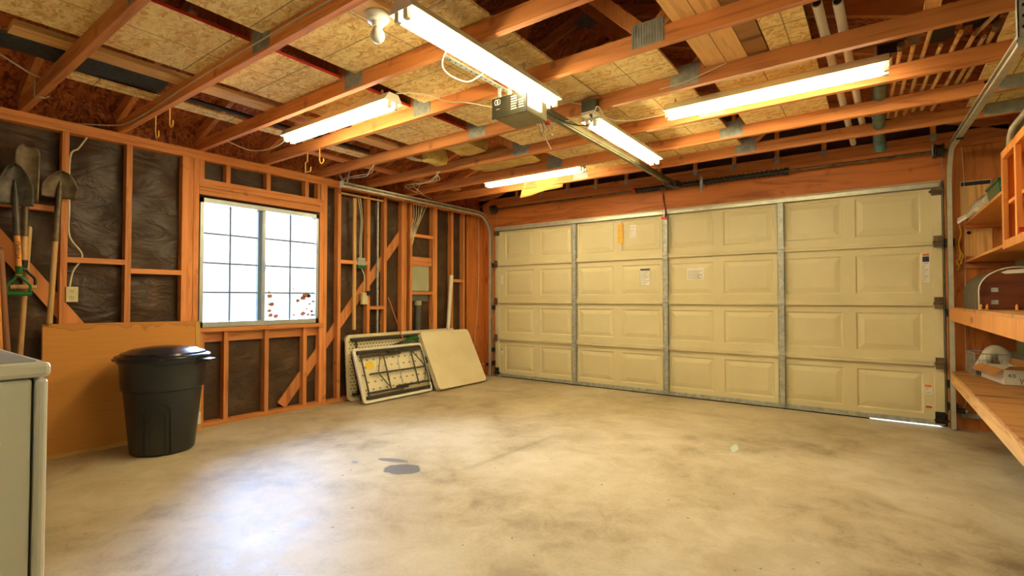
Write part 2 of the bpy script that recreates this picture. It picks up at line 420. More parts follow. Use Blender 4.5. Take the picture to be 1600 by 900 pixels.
for p0, p1 in (((PX + .03, -5.30, 1.93), (PX + .03, -4.37, .58)), ((PX + .03, -3.02, .06), (PX + .03, -1.32, 2.12))):
    MB().beam(p0, p1, .02, .10, (1, 0, 0) if False else (0, .7, .7)).build('let_in_brace', 'stud_z', wl)
bx((XL - .002, -.36, .0), (XL + .012, .03, 2.29)).build('plywood_panel', 'plywood', wl)
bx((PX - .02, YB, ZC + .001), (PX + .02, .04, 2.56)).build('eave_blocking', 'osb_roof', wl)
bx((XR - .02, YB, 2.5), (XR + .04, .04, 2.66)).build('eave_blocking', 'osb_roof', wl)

# ---- window
win = thing('window_1', (XL, -3.22, WZ0), 'white aluminium sliding window with grid bars', None, None, 'structure'); del win['label']; win['label'] = 'aluminium sliding window with grid bars and bright daylight'
f = MB(); fx0, fx1 = PX - .02, XL - .012
f.box((fx0, WY0, WZ0), (fx1, WY1, WZ0 + .045)); f.box((fx0, WY0, WZ1 - .04), (fx1, WY1, WZ1))
f.box((fx0, WY0, WZ0), (fx1, WY0 + .028, WZ1)); f.box((fx0, WY1 - .028, WZ0), (fx1, WY1, WZ1))
f.build('frame', 'frame_alu', win)
ym = -3.235
bx((PX, ym - .03, WZ0 + .04), (PX + .035, ym + .005, WZ1 - .035)).build('meeting_stile', 'muntin', win)
bx((PX + .02, ym + .007, WZ0 + .04), (PX + .05, ym + .032, WZ1 - .035)).build('meeting_stile', 'frame_alu', win)
lt = MB().tube(spline([(PX + .05, ym + .02, 1.36), (PX + .068, ym + .02, 1.385), (PX + .068, ym + .02, 1.44), (PX + .05, ym + .02, 1.465)]), .006, 6).build('latch', 'frame_alu', win, None, True)
for a, b, xx in ((WY0 + .028, ym - .03, PX + .012), (ym + .03, WY1 - .028, PX + .03)):
    bx((xx, a, WZ0 + .045), (xx + .004, b, WZ1 - .04)).build('pane', 'window_glass', win)
    bx((xx - .004, (a + b) / 2 - .007, WZ0 + .045), (xx + .008, (a + b) / 2 + .007, WZ1 - .04)).build('muntin', 'muntin', win)
    for k in (1, 2, 3):
        z = WZ0 + .045 + (WZ1 - WZ0 - .085) * k / 4
        bx((xx - .003, a, z - .007), (xx + .007, b, z + .007)).build('muntin', 'muntin', win)
rf = random.Random(3); flakes = MB()
for y, z, r in ((-3.155, 1.17, .012), (-3.15, 1.13, .03), (-3.13, 1.05, .035), (-3.15, .985, .022), (-3.14, .94, .03), (-3.09, .935, .03), (-2.90, .94, .014), (-2.80, .95, .035), (-2.77, 1.14, .055), (-2.80, 1.11, .04), (-2.735, 1.13, .03),
                (-2.86, 1.085, .025), (-2.73, 1.05, .016), (-2.705, .975, .02), (-2.69, 1.075, .016), (-2.70, .935, .024), (-2.76, 1.0, .014), (-2.745, .94, .018), (-2.905, 1.2, .008), (-2.70, 1.255, .009)):
    poly = [(y + r * rf.uniform(.5, 1.1) * math.cos(k * .785), z + r * rf.uniform(.4, .8) * math.sin(k * .785)) for k in range(8)]
    flakes.prism(poly, lambda a, b, t: (t, a, b), PX + .0345, PX + .0365)
flakes.build('peeling_film', 'film_brown', win)['label'] = 'torn brown flakes of old film on the lower panes'

# ---- far wall (gable end with the garage door)
fw = MB().box((PX - .04, .05, 0), (-.02, .16, 2.47)).box((4.90, .05, 0), (XR + .1, .16, 2.47)).box((-.02, .05, 2.10), (4.90, .16, 2.47)).box((-.02, .031, 0), (.03, .16, 2.1)).box((4.85, .031, .0), (4.90, .16, 2.1))
fw.prism([(PX - .3, 2.47), (XR + .35, 2.47), (2.54, 3.56)], lambda a, b, t: (a, t, b), .10, .16)
fw = struct(fw.build('wall_far', 'building_paper'), 'gable wall of plywood and header around the garage door')
bx((XL + .012, .03, 0), (-.02, .05, 2.13)).build('plywood_panel', 'plywood', fw)
bx((4.90, .03, 0), (XR, .05, 2.40)).build('plywood_panel', 'plywood', fw)
bx((XL, .022, 2.13), (4.93, .05, 2.40)).build('door_header', 'plywood_x', fw)
bx((XL, .0, 2.402), (XR, .09, 2.43)).build('plate', 'stud_x', fw)
bx((XL, .005, 2.432), (XR, .09, 2.462)).build('plate', 'stud_x', fw)
for x0, x1 in ((-.06, -.018), (4.898, 4.93)): bx((x0, .012, 0), (x1, .05, 2.13)).build('jamb', 'stud_z', fw)

# ---- roof deck
rz = lambda x: 2.55 + (x + .34) * .333 if x < 2.54 else 2.55 + (5.42 - x) * .333
rf_ = MB()
for xa, xb in ((-.8, 2.54), (2.54, 5.88)):
    rf_.hexa([(xa, YB - .1, rz(xa)), (xb, YB - .1, rz(xb)), (xb, .5, rz(xb)), (xa, .5, rz(xa)), (xa, YB - .1, rz(xa) + .02), (xb, YB - .1, rz(xb) + .02), (xb, .5, rz(xb) + .02), (xa, .5, rz(xa) + .02)])
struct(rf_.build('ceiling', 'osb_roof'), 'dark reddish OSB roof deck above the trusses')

# ---- trusses
def truss(y, label, gable=False):
    t = thing('roof_truss', (2.54, y, ZC), label, 'truss', 'wooden roof trusses')
    zb = 2.463 if gable else ZC; w = .019; h = .075 if gable else CH
    bx((PX, y - w, zb), (XR + .02, y + w, zb + h)).build('bottom_chord', 'stud_x', t)
    for xa, xb in ((-.34, 2.54), (5.42, 2.54)):
        MB().beam((xa, y, rz(xa) - .05), (xb, y, rz(xb) - .05), .038, .089).build('top_chord', 'stud_x', t)
    def plate(x, z, wd, hh, nm='gusset_plate'):
        for s in (-1, 1):
            m = MB(); yy = y + s * (w + .0015)
            m.box((x - wd / 2, yy - .001, z), (x + wd / 2, yy + .001, z + hh))
            k = int(wd / .014)
            for i in range(k):
                xx = x - wd / 2 + (i + .5) * wd / k
                m.box((xx - .0025, yy + s * .001, z + .005), (xx + .0025, yy + s * .003, z + hh - .005))
            m.build(nm, 'galvanised', t)
    if gable:
        x = -.05
        while x < 5.2:
            if rz(x) - .09 > zb + .12:
                bx((x - .019, y - .002 - w, zb + .05), (x + .019, y + w, rz(x) - .09)).build('gable_stud', 'stud_z', t)
                bx((x - .022, y - w - .006, zb + .015), (x + .022, y - w - .003, zb + .085)).build('gusset_plate', 'galvanised', t)
            x += .407
        return t
    for xn, xr_, xq in ((1.87, 2.50, 1.05), (3.50, 2.58, 4.03)):
        MB().beam((xn, y, ZC + .06), (xr_, y, rz(2.54) - .14), .036, .07).build('web', 'stud_z', t)
        MB().beam((xn, y, ZC + .06), (xq, y, rz(xq) - .10), .036, .07).build('web', 'stud_z', t)
        plate(xn, ZC + .012, .17, .125)
        plate(xq, rz(xq) - .13, .12, .08)
    plate(2.54, rz(2.54) - .19, .2, .11)
    plate(5.16, ZC + .004, .24, .08)
    return t
TY = [-5.43, -4.90, -4.355, -3.79, -3.225, -2.63, -2.02, -1.445, -.91]
TL = ['wooden roof truss behind the bare bulb over the washer', 'wooden roof truss meeting the left wall above the shovels', 'wooden roof truss with a white cable stapled along its chord', 'wooden roof truss meeting the left wall above the window',
      'wooden roof truss crossing just above the opener motor', 'wooden roof truss carrying the cord outlet box', 'wooden roof truss under the stored rake heads', 'wooden roof truss over the short light nearest the garage door',
      'wooden roof truss next to the gable end']
for y, l in zip(TY, TL): truss(y, l)
truss(.03, 'gable truss with short upright studs above the garage door', True)

# ================================================================== GARAGE DOOR
dr = thing('door_1', (2.44, 0, 0), 'cream sectional garage door with raised panels', None, None, 'structure')
PLS = [.175 + .5835 * k for k in range(8)]; PWD = .478
JZ = [.018, .548, 1.066, 1.594, 2.13]
def section(z0, z1):
    m = MB(); xs = [0]
    for p in PLS: xs += [p, p + PWD]
    xs.append(4.88); zs = [z0, z0 + .082, z1 - .09, z1]
    def q(a, b, c, d, ya=0, yb=None): m.add([a, b, c, d], [(0, 1, 2, 3)])
    for i in range(len(xs) - 1):
        for j in range(3):
            x0, x1, c0, c1 = xs[i], xs[i + 1], zs[j], zs[j + 1]
            if i % 2 == 1 and j == 1:
                r = [(0, 0), (.010, .009), (.018, .009), (.062, -.001)]
                for (o0, d0), (o1, d1) in zip(r, r[1:]):
                    A = [(x0 + o0, d0, c0 + o0), (x1 - o0, d0, c0 + o0), (x1 - o0, d0, c1 - o0), (x0 + o0, d0, c1 - o0)]
                    B = [(x0 + o1, d1, c0 + o1), (x1 - o1, d1, c0 + o1), (x1 - o1, d1, c1 - o1), (x0 + o1, d1, c1 - o1)]
                    for k in range(4): q(A[k], A[(k + 1) % 4], B[(k + 1) % 4], B[k])
                q(*B)
            else: q((x0, 0, c0), (x1, 0, c0), (x1, 0, c1), (x0, 0, c1))
    m.box((0, .012, z0 - .004), (4.88, .03, z1 - .006))
    for a, b in (((0, 0, z0), (0, .012, z1)), ((4.88, 0, z0), (4.88, .012, z1))): m.add([a, (a[0], b[1], a[2]), b, (b[0], 0, b[2])], [(0, 1, 2, 3)])
    m.add([(0, 0, z1), (4.88, 0, z1), (4.88, .012, z1), (0, .012, z1)], [(0, 1, 2, 3)])
    m.add([(0, 0, z0), (4.88, 0, z0), (4.88, .012, z0), (0, .012, z0)], [(0, 1, 2, 3)])
    return m.build('door_section', 'door_paint', dr)
POST = (1.295, 2.475, 3.645)
for i in range(4):
    z0, z1 = JZ[i] + .001, JZ[i + 1] - .001
    section(z0, z1)
    for x in POST: MB().box((x - .03, -.042, z0 + .03), (x + .03, -.038, z1 - .03)).box((x - .03, -.042, z0 + .03), (x - .026, 0, z1 - .03)).box((x + .026, -.042, z0 + .03), (x + .03, 0, z1 - .03)).build('post', 'galvanised', dr)
    for x0, x1 in ((.002, .065), (4.815, 4.878)): bx((x0, -.012, z0 + .002), (x1, 0, z1 - .002)).build('end_stile', 'door_rail', dr)
    if i < 3:
        z = JZ[i + 1]
        edges = [.07] + [v for x in POST for v in (x - .032, x + .032)] + [4.81]
        for a, b in zip(edges[::2], edges[1::2]):
            bx((a, -.030, z - .024), (b, 0, z - .001)).build('section_rail', 'door_rail', dr)
            bx((a, -.026, z + .001), (b, 0, z + .018)).build('section_rail', 'door_rail', dr)
        for x in POST + (.033, 4.847):
            h = MB().box((x - .028, -.05, z - .05), (x + .028, -.043, z - .008)).box((x - .028, -.05, z + .008), (x + .028, -.043, z + .05))
            h.cyl((x - .03, -.05, z), (x + .03, -.05, z), .008, n=8); h.build('hinge', 'rusty_steel' if x in (.033, 4.847) else 'galvanised', dr)
st = MB().box((.02, -.05, 2.062), (4.86, -.045, 2.108)).box((.02, -.05, 2.104), (4.86, 0, 2.108)).box((.02, -.05, 2.062), (4.86, 0, 2.066))
st.build('top_strut', 'track_metal', dr)
bx((.01, -.01, .012), (4.87, .0, .055)).build('bottom_rail', 'galvanised', dr)
bx((.10, -.004, .0), (4.35, .03, .018)).build('bottom_seal', 'rubber', dr)
for x in (.035, 4.845):
    MB().box((x - .035, -.03, 2.00), (x + .035, -.012, 2.055)).cyl((x - .05, -.035, 2.03), (x + .05, -.035, 2.03), .012, n=8).build('roller_bracket', 'rusty_steel', dr)
    MB().box((x - .033, -.025, .03), (x + .033, -.012, .13)).cyl((x - .04, -.03, .06), (x + .06, -.03, .06), .010, n=8).build('bottom_bracket', 'dark_metal', dr)
def sticker(x0, x1, z0, z1, mat, lines, head=None, label=None):
    o = bx((x0, -.003, z0), (x1, -.0015, z1)).build('sticker', mat, dr)
    if label: o['label'] = label
    if head: bx((x0 + .004, -.0042, z1 - .022), (x1 - .004, -.0032, z1 - .004)).build('print', head, o)
    m = MB()
    for k in range(lines):
        z = z1 - .03 - (z1 - z0 - .045) * k / max(1, lines - 1)
        m.box((x0 + .01, -.0042, z - .0022), (x1 - .01 - .02 * (k % 3), -.0032, z + .0022))
    if lines: m.build('print', 'ink_grey', o)
    return o
o = sticker(1.88, 1.945, 1.775, 2.01, 'sticker_yellow', 5, None, 'upright yellow warning sticker')
sticker(2.035, 2.115, 1.825, 1.985, 'sticker_white', 4)
o = sticker(2.16, 2.28, 1.26, 1.457, 'sticker_white', 9, 'ink')
MB().tube([(2.16, -.0035, 1.26), (2.28, -.0035, 1.26), (2.28, -.0035, 1.457), (2.16, -.0035, 1.457)], .0018, 4, True).build('print', 'ink', o)
o = sticker(2.705, 2.885, 1.312, 1.442, 'sticker_white', 7)
MB().tube([(2.845 + .022 * math.cos(a * .6), -.004, 1.35 + .022 * math.sin(a * .6)) for a in range(10)], .003, 4).build('print', 'ink_grey', o)
o = sticker(4.742, 4.795, 1.245, 1.50, 'sticker_white', 12, 'sticker_orange'); bx((4.746, -.0042, 1.425), (4.791, -.0032, 1.47)).build('print', 'ink_blue', o)
sticker(4.742, 4.797, .272, .358, 'sticker_white', 4, 'sticker_orange'); sticker(4.745, 4.797, .145, .175, 'sticker_white', 1, 'red_plastic')
sticker(.095, .135, 1.31, 1.44, 'sticker_white', 0); sticker(.095, .135, .31, .40, 'sticker_white', 0, 'red_plastic')

# door tracks
def track(x, label, left):
    y0 = -.10
    yv, zc_, yb_, zb_ = (-.075, 2.29, -2.54, 2.285) if left else (-.075, 2.34, -2.78, 2.175)
    t = thing('door_track', (x, y0, 0), label, 'door track', 'garage door tracks')
    rr = .30
    pts = [(x, yv, .01), (x, yv, zc_ - rr)]
    for k in range(1, 9):
        a = R(90 * k / 8); pts.append((x, yv - rr * (1 - math.cos(a)), zc_ - rr + rr * math.sin(a)))
    pts += [(x, yb_, zb_)]
    def strip(dx0, dx1, th):
        m = MB(); P = [Vector(p) for p in pts]; vs = []
        for i, p in enumerate(P):
            d = (P[min(i + 1, len(P) - 1)] - P[max(i - 1, 0)]).normalized(); nrm = Vector((1, 0, 0)).cross(d)
            for dx, s in ((dx0, -th), (dx1, -th), (dx1, th), (dx0, th)): vs.append(p + Vector((dx, 0, 0)) + nrm * s)
        fs = [(i * 4 + k, i * 4 + (k + 1) % 4, i * 4 + 4 + (k + 1) % 4, i * 4 + 4 + k) for i in range(len(P) - 1) for k in range(4)]
        m.add(vs, fs + [(3, 2, 1, 0), tuple(len(vs) - 4 + k for k in range(4))]); return m
    strip(-.016, .016, .026).build('track_channel', 'track_metal', t, None, True)
    s = 1 if left else -1
    strip(s * .0165, s * .019, .010).build('track_slot', 'rail_metal', t)
    for z in (.16, .35, .95, 1.55): bx((x - .03, yv, z), (x + .03, .03, z + .06)).build('track_bracket', 'dark_metal', t)
    if left:
        MB().beam((x, yb_ + .03, zb_), (x - .07, yb_ + .02, ZC + .03), .03, .004, (0, 1, 0)).build('hanger_strap', 'galvanised', t)
        MB().beam((x, yb_ + .05, zb_), (x + .10, yb_ + .02, ZC + .05), .03, .004, (0, 1, 0)).build('hanger_strap', 'galvanised', t)
        bx((x - .03, yb_ - .01, zb_ - .035), (x + .03, yb_ - .004, zb_ + .035)).build('end_plate', 'white_plastic', t)
    else:
        m = bx((x - .02, yb_ - .03, zb_), (x + .02, yb_ - .026, ZC + .28))
        m.box((x - .02, yb_ - .03, zb_), (x - .016, yb_ + .01, ZC + .28)); m.build('hanger_angle', 'galvanised', t)
        hm = MB()
        for k in range(9): hm.cyl((x + .0, yb_ - .032, zb_ + .04 + k * .045), (x + .0, yb_ - .025, zb_ + .04 + k * .045), .008, n=8)
        hm.build('bolt_hole', 'rubber', t)['kind'] = 'stuff'
    for k in range(3): MB().cyl((x - .02, -.8 - k * .6, zb_ + (zc_ - zb_) * .6), (x + .02, -.8 - k * .6, zb_ + (zc_ - zb_) * .6), .008, n=8).build('bolt', 'dark_metal', t)
track(-.035, 'curved steel door track running below the top plate by the window', True)
track(4.925, 'curved steel door track beside the wall shelves', False)
# torsion shaft
ts = thing('torsion_shaft', (2.44, -.08, 2.37), 'steel torsion shaft with black spring above the garage door', 'torsion spring')
MB().cyl((-.05, -.08, 2.375), (4.93, -.08, 2.362), .0125, n=12).build('shaft', 'rusty_steel', ts, None, True)
sp_ = [(2.14 + k * .0072, -.08 + .030 * math.cos(k * 1.05), 2.369 + .030 * math.sin(k * 1.05)) for k in range(216)]
MB().tube(sp_, .0065, 5).cyl((2.14, -.08, 2.369), (3.69, -.08, 2.365), .026, n=10).build('spring', 'cable_black', ts, None, True)
MB().cyl((2.115, -.08, 2.369), (2.145, -.08, 2.369), .036, n=14).build('winding_cone', 'red_plastic', ts, None, True)
MB().cyl((3.69, -.08, 2.365), (3.73, -.08, 2.365), .036, n=14).build('winding_cone', 'dark_metal', ts, None, True)
MB().box((2.885, -.115, 2.33), (2.915, .021, 2.345)).box((2.885, -.125, 2.30), (2.915, -.115, 2.42)).box((2.89, -.13, 2.25), (2.91, -.12, 2.31)).build('centre_bracket', 'galvanised', ts)
for x in (.015, 4.865):
    MB().tube([(x - .03, -.08, 2.367), (x - .025, -.08, 2.367), (x - .015, -.08, 2.367), (x + .015, -.08, 2.367), (x + .025, -.08, 2.367), (x + .03, -.08, 2.367)], [.062, .064, .052, .05, .064, .062], 18).build('cable_drum', 'old_steel', ts, None, True)
    bx((x - .05, -.13, 2.33), (x - .042, .02, 2.42)).build('end_bearing_plate', 'galvanised', ts)
    MB().cyl((x + .02, -.035, .12), (x + .02, -.03, 2.33), .0022, n=5).build('lift_cable', 'galvanised', ts)
# photo eyes
for x, s, l in ((-.075, -1, 'black photo eye sensor at the left track foot'), (4.965, 1, 'black photo eye sensor below the plank shelf')):
    t = thing('photo_eye', (x, -.05, .14), l.replace(' left', ''), 'sensor')
    MB().cyl((x - .035, -.06, .165), (x + .035, -.06, .165), .022, n=12).box((x - .05, -.075, .145), (x - .02, -.01, .185)).build('body', 'cable_black', t, None, True)
    MB().cyl((x + s * .036, -.06, .165), (x + s * .05, -.06, .165), .012, n=10).build('lens', 'white_plastic', t)
tag(bx((4.985, .005, .10), (5.11, .03, .135)).build('metal_bracket', 'galvanised', None, (5.05, .02, .10)), 'short slotted metal bracket screwed low on the plywood', 'bracket')

# ================================================================== OPENER
op = thing('garage_door_opener', (2.735, -3.275, 2.15), 'garage door opener with dark printed face hung from the trusses', 'opener')
bx((2.622, -3.388, 2.152), (2.85, -3.165, 2.262)).build('motor_case', 'opener_case', op, bevel=.006)
fc = bx((2.615, -3.396, 2.148), (2.857, -3.389, 2.266)).build('face_panel', 'opener_face', op)
ft = lambda a, b, t: (2.736 + a, -3.3965 - t, 2.217 + b)
MB().tube([(2.648 + .012 * math.cos(k * .63), -3.3975, 2.240 + .016 * math.sin(k * .63)) for k in range(10)], .0014, 4, True).build('print', 'sticker_white', fc)
MB().tube([(2.664 + .012 * math.cos(k * .63), -3.3975, 2.240 + .016 * math.sin(k * .63)) for k in range(10)], .0014, 4, True).build('print', 'sticker_white', fc)
pm = MB(); rp_ = random.Random(11)
for r_ in range(6):
    z = 2.246 - r_ * .014
    pm.box((2.752, -3.3975, z), (2.785 + rp_.uniform(0, .012), -3.3965, z + .007))
    if r_ > 1: pm.box((2.805, -3.3975, z), (2.832 + rp_.uniform(0, .014), -3.3965, z + .007))
pm.build('print', 'ink_grey', fc)['kind'] = 'stuff'
bx((2.645, -3.3975, 2.198), (2.672, -3.3965, 2.201)).build('print', 'ink_grey', fc)
bx((2.851, -3.375, 2.185), (2.862, -3.24, 2.255)).build('light_lens', 'lens_glow', op)
MB().box((2.675, -3.17, 2.296), (2.725, -.38, 2.30)).box((2.675, -3.17, 2.30), (2.68, -.38, 2.335)).box((2.72, -3.17, 2.30), (2.725, -.38, 2.335)).box((2.685, -3.17, 2.286), (2.715, -.38, 2.296)).build('rail', 'rail_metal', op)
MB().box((2.66, -.42, 2.285), (2.74, -.30, 2.35)).beam((2.70, -.36, 2.34), (2.70, .02, 2.40), .035, .01).build('header_bracket', 'dark_metal', op)
MB().box((2.67, -.62, 2.265), (2.73, -.50, 2.296)).build('trolley', 'dark_metal', op)
MB().tube(spline([(2.60, -.5, 2.28), (2.55, -.30, 2.21), (2.50, -.09, 2.10), (2.485, -.06, 2.03)]), .011, 6).build('door_arm', 'dark_metal', op)
for dx in (0, .025): MB().cyl((2.60 + dx, -.47, 2.28), (2.60 + dx, -.47, 1.965), .0025, n=5).build('release_cord', 'string_red', op)
MB().beam((2.585, -.47, 1.955), (2.645, -.47, 1.945), .02, .022).build('release_handle', 'red_plastic', op, bevel=.004)
for x in (2.64, 2.715):
    bx((x - .012, -3.36, 2.262), (x + .012, -3.357, 2.346)).build('hanger_strap', 'galvanised', op)
    m = bx((x - .015, -3.80, 2.346), (x + .015, -3.20, 2.349)).box((x - .015, -3.80, 2.349), (x - .012, -3.20, 2.3715)); m.build('hanger_angle', 'galvanised', op)
    hm = MB()
    for k in range(14): hm.cyl((x, -3.78 + k * .042, 2.345), (x, -3.78 + k * .042, 2.3455), .006, n=8)
    hm.build('bolt_hole', 'rubber', op)['kind'] = 'stuff'
wire('antenna_wire', [(2.83, -3.17, 2.15), (2.84, -3.16, 2.09), (2.83, -3.15, 2.06), (2.85, -3.12, 2.0)], .0025, 'cable_white', parent=op)
rw = random.Random(5)
for k in range(7): wire('terminal_wire', [(2.79 + k * .007, -3.17, 2.155), (2.79 + k * .009, -3.15, 2.12), (2.78 + k * .014 + rw.uniform(-.03, .03), -3.14, 2.07 + rw.uniform(0, .03))], .0018, 'cable_white' if k % 3 else 'dark_metal', parent=op)
MB().lathe([(.0, -.012), (.016, -.008), (.016, .008), (0, .012)], (2.853, -3.16, 2.145), 10).build('learn_button', 'red_plastic', op)

# ================================================================== LIGHTS
def shop_light(c, axis, label, L=1.22, chain=(.45, -.45), green=True, bare=False):
    """c: centre of the tube underside"""
    c = Vector(c); ax = Vector((1, 0, 0)) if axis == 'x' else Vector((0, 1, 0)); sd = Vector((0, 1, 0)) if axis == 'x' else Vector((1, 0, 0))
    t = thing('fluorescent_light', tuple(c), label, 'light fixture', 'hanging shop lights')
    up = Vector((0, 0, 1))
    prof = [(-.074, .026), (-.036, .080), (.036, .080), (.074, .026), (.071, .025), (.034, .076), (-.034, .076), (-.071, .025)]
    MB().prism(prof, lambda a, b, s: c + sd * a + up * b + ax * s, -L / 2, L / 2).build('reflector_hood', 'hood_paint', t)
    MB().prism([(-.022, .030), (.022, .030), (.022, .076), (-.022, .076)], lambda a, b, s: c + sd * a + up * b + ax * s, -L / 2 + .05, L / 2 - .05).build('ballast_cover', 'hood_paint', t)
    for s in (-.027, .027):
        p0, p1 = c + sd * s + up * .004 - ax * (L / 2 - .025), c + sd * s + up * .004 + ax * (L / 2 - .025)
        MB().tube([p0, p0 + ax * .01, p1 - ax * .01, p1], [.012, .0165, .0165, .012], 10).build('tube', 'tube_glow', t, None, True)
        for e in (-1, 1):
            q = c + sd * s + ax * e * (L / 2 - .012)
            MB().beam(q - up * .014, q + up * .05, .026, .022, tuple(ax)).build('lamp_socket', 'white_plastic', t)
            if green: MB().beam(q - up * .010 - ax * e * .016, q + up * .02 - ax * e * .016, .014, .004, tuple(ax)).build('socket_clip', 'green_plastic', t)
    for e in (-1, 1):
        q = c + ax * e * L / 2
        MB().prism(prof[:4], lambda a, b, s: q + sd * a + up * b + ax * s, -.002, .002).build('end_cap', 'white_plastic', t)
    for e in chain:
        q = c + ax * e + up * .081; m = MB(); n = max(2, int((ZC + .07 - q.z) / .022))
        for k in range(n):
            z = q.z + k * .022; d = sd if k % 2 else ax
            ring = [Vector((q.x, q.y, z + .011)) + up * (.016 * math.sin(a * .785)) + d * (.007 * math.cos(a * .785)) for a in range(8)]
            m.tube(ring, .0022, 5, True)
        m.build('chain', 'galvanised', t, None, True)
    return t
shop_light((1.345, -3.57, 2.325), 'x', 'lit twin-tube shop light between the window and the opener', chain=(.5, -.5))
shop_light((2.815, -3.66, 2.290), 'y', 'lit twin-tube shop light hanging beside the bare bulb', chain=(-.55, .3))
shop_light((2.865, -2.025, 2.286), 'y', 'lit twin-tube shop light alongside the opener rail', green=False, chain=(-.55, .5))
shop_light((3.88, -2.29, 2.345), 'x', 'lit twin-tube shop light crossing below the white pipes', chain=(-.55, .55))
shop_light((1.47, -1.27, 2.375), 'x', 'lit twin-tube shop light beside the hanging insulation paper', chain=(-.55, .55))
lb = thing('bulb_holder', (2.63, -4.24, 2.372), 'bare white bulb in a round porcelain lampholder', 'light fixture')
MB().lathe([(.055, 0), (.056, -.012), (.045, -.03), (.026, -.036), (.024, -.055), (.0, -.056)][::-1], (2.63, -4.24, 2.372), 24).build('lampholder', 'porcelain', lb, None, True)
MB().lathe([(.0, -.128), (.014, -.125), (.026, -.114), (.032, -.098), (.029, -.080), (.020, -.064), (.015, -.050)], (2.63, -4.24, 2.372), 20).build('bulb', 'porcelain', lb, None, True)
bx((2.56, -4.335, 2.374), (2.70, -4.14, 2.40)).build('mounting_board', 'pale_y', lb)
jb = thing('outlet_box', (2.88, -2.66, 2.34), 'grey ceiling outlet box full of plugged cords', 'outlet')
bx((2.83, -2.70, 2.345), (2.935, -2.652, 2.43)).build('box', 'grey_pipe', jb)
MB().box((2.835, -2.712, 2.325), (2.93, -2.64, 2.346)).build('cover_plate', 'white_plastic', jb)
MB().cyl((2.90, -2.70, 2.325), (2.905, -2.70, 2.28), .012, .008, 8).build('plug', 'cable_black', jb)
WC = 'white electrical cable '
wire('power_cord', [(2.905, -2.70, 2.28), (2.88, -2.72, 2.25), (2.80, -2.80, 2.255), (2.74, -2.95, 2.285), (2.73, -3.10, 2.33), (2.74, -3.2, 2.30)], .004, 'cable_black', 'black power cord looping from the outlet box to the opener')
for i, (pts, l) in enumerate((([(2.93, -2.69, 2.335), (2.98, -2.72, 2.30), (3.02, -2.6, 2.29), (3.12, -2.45, 2.315), (3.27, -2.29, 2.37)], 'from the outlet box to the light below the pipes'),
                    ([(2.83, -2.69, 2.33), (2.75, -2.75, 2.30), (2.62, -2.72, 2.31), (2.5, -2.69, 2.34), (2.42, -2.66, 2.38)], 'from the outlet box over the opener rail'),
                    ([(2.92, -2.69, 2.335), (2.96, -2.72, 2.36), (2.97, -2.66, 2.31), (2.93, -2.72, 2.27), (2.90, -2.74, 2.32)], 'curled under the outlet box'),
                    ([(2.84, -2.68, 2.41), (2.74, -2.82, 2.42), (2.70, -3.0, 2.44), (2.66, -3.19, 2.45)], 'crossing toward the opener strap'),
                    ([(1.98, -3.57, 2.40), (2.05, -3.42, 2.43), (2.15, -3.28, 2.40), (2.3, -3.26, 2.365), (2.45, -3.0, 2.36)], 'from the shop light to the opener'),
                    ([(2.84, -3.95, 2.36), (2.70, -3.9, 2.25), (2.72, -3.75, 2.22), (2.78, -3.68, 2.27)], 'drooping beside the bare bulb'),
                    ([(3.35, -2.65, 2.40), (3.5, -2.66, 2.40), (3.65, -2.66, 2.43), (3.74, -2.66, 2.45)], 'tacked along a truss by the pine boards'),
                    ([(2.30, -1.66, 2.36), (2.22, -1.45, 2.38), (2.12, -1.30, 2.36), (2.02, -1.27, 2.43)], 'feeding the light by the insulation paper'))):
    wire('electrical_cable', pts, .0035, 'cable_white', WC + l, group=None)
wire('electrical_cable', [(-.30, -4.60, 2.385), (-.18, -4.42, 2.40), (.02, -4.39, 2.39), (.35, -4.378, 2.395), (1.0, -4.378, 2.42), (1.8, -4.378, 2.43), (2.6, -4.378, 2.43)], .005, 'cable_white', WC + 'stapled along the truss over the wall top')
wire('electrical_cable', [(.20, -3.80, 2.375), (.35, -3.66, 2.30), (.6, -3.6, 2.30), (.75, -3.57, 2.36)], .004, 'cable_white', WC + 'sagging to the end of the shop light')
wire('electrical_cable', [(.55, -5.18, 2.47), (.42, -5.0, 2.43), (.36, -4.93, 2.44), (.34, -4.92, 2.46)], .005, 'cable_white', WC + 'hanging from the roofing felt')

# ================================================================== LOFT BOARDS lying on the trusses
ZD = ZC + CH + .001
def sheet(x0, x1, y0, y1, label, mat='osb', th=.016, red=False, name='osb_sheet', cat='board', group='loft boards on the trusses', z=ZD):
    o = bx((x0, y0, z), (x1, y1, z + th)).build(name, mat, None, ((x0 + x1) / 2, (y0 + y1) / 2, z))
    tag(o, label, cat, group)
    if red:
        WLOC[o.name] = Vector(o.location)
        bx((x1, y0, z), (x1 + .002, y1, z + th)).build('painted_edge', 'red_edge', o)
    return o
sheet(1.095, 1.755, -5.46, -3.815, 'OSB sheet with a red painted edge above the window end', red=True)
sheet(1.095, 1.755, -3.80, -2.60, 'OSB sheet with a red painted edge over the small shop light', red=True)
sheet(1.89, 2.93, -5.46, -3.815, 'wide OSB sheet above the bare bulb')
sheet(1.89, 2.93, -3.80, -2.05, 'wide OSB sheet above the opener motor')
sheet(1.95, 2.93, -2.04, -.92, 'wide OSB sheet over the opener rail end')
sheet(2.94, 3.47, -3.215, -2.03, 'narrow OSB sheet beside the outlet box')
sheet(2.94, 3.47, -2.02, -.92, 'narrow OSB sheet along the light by the rail')
sheet(3.61, 4.16, -2.60, -1.44, 'OSB sheet ending beside the white pipes')
sheet(3.965, 4.16, -4.4, -2.61, 'narrow OSB strip between the pine boards and the white pipes')
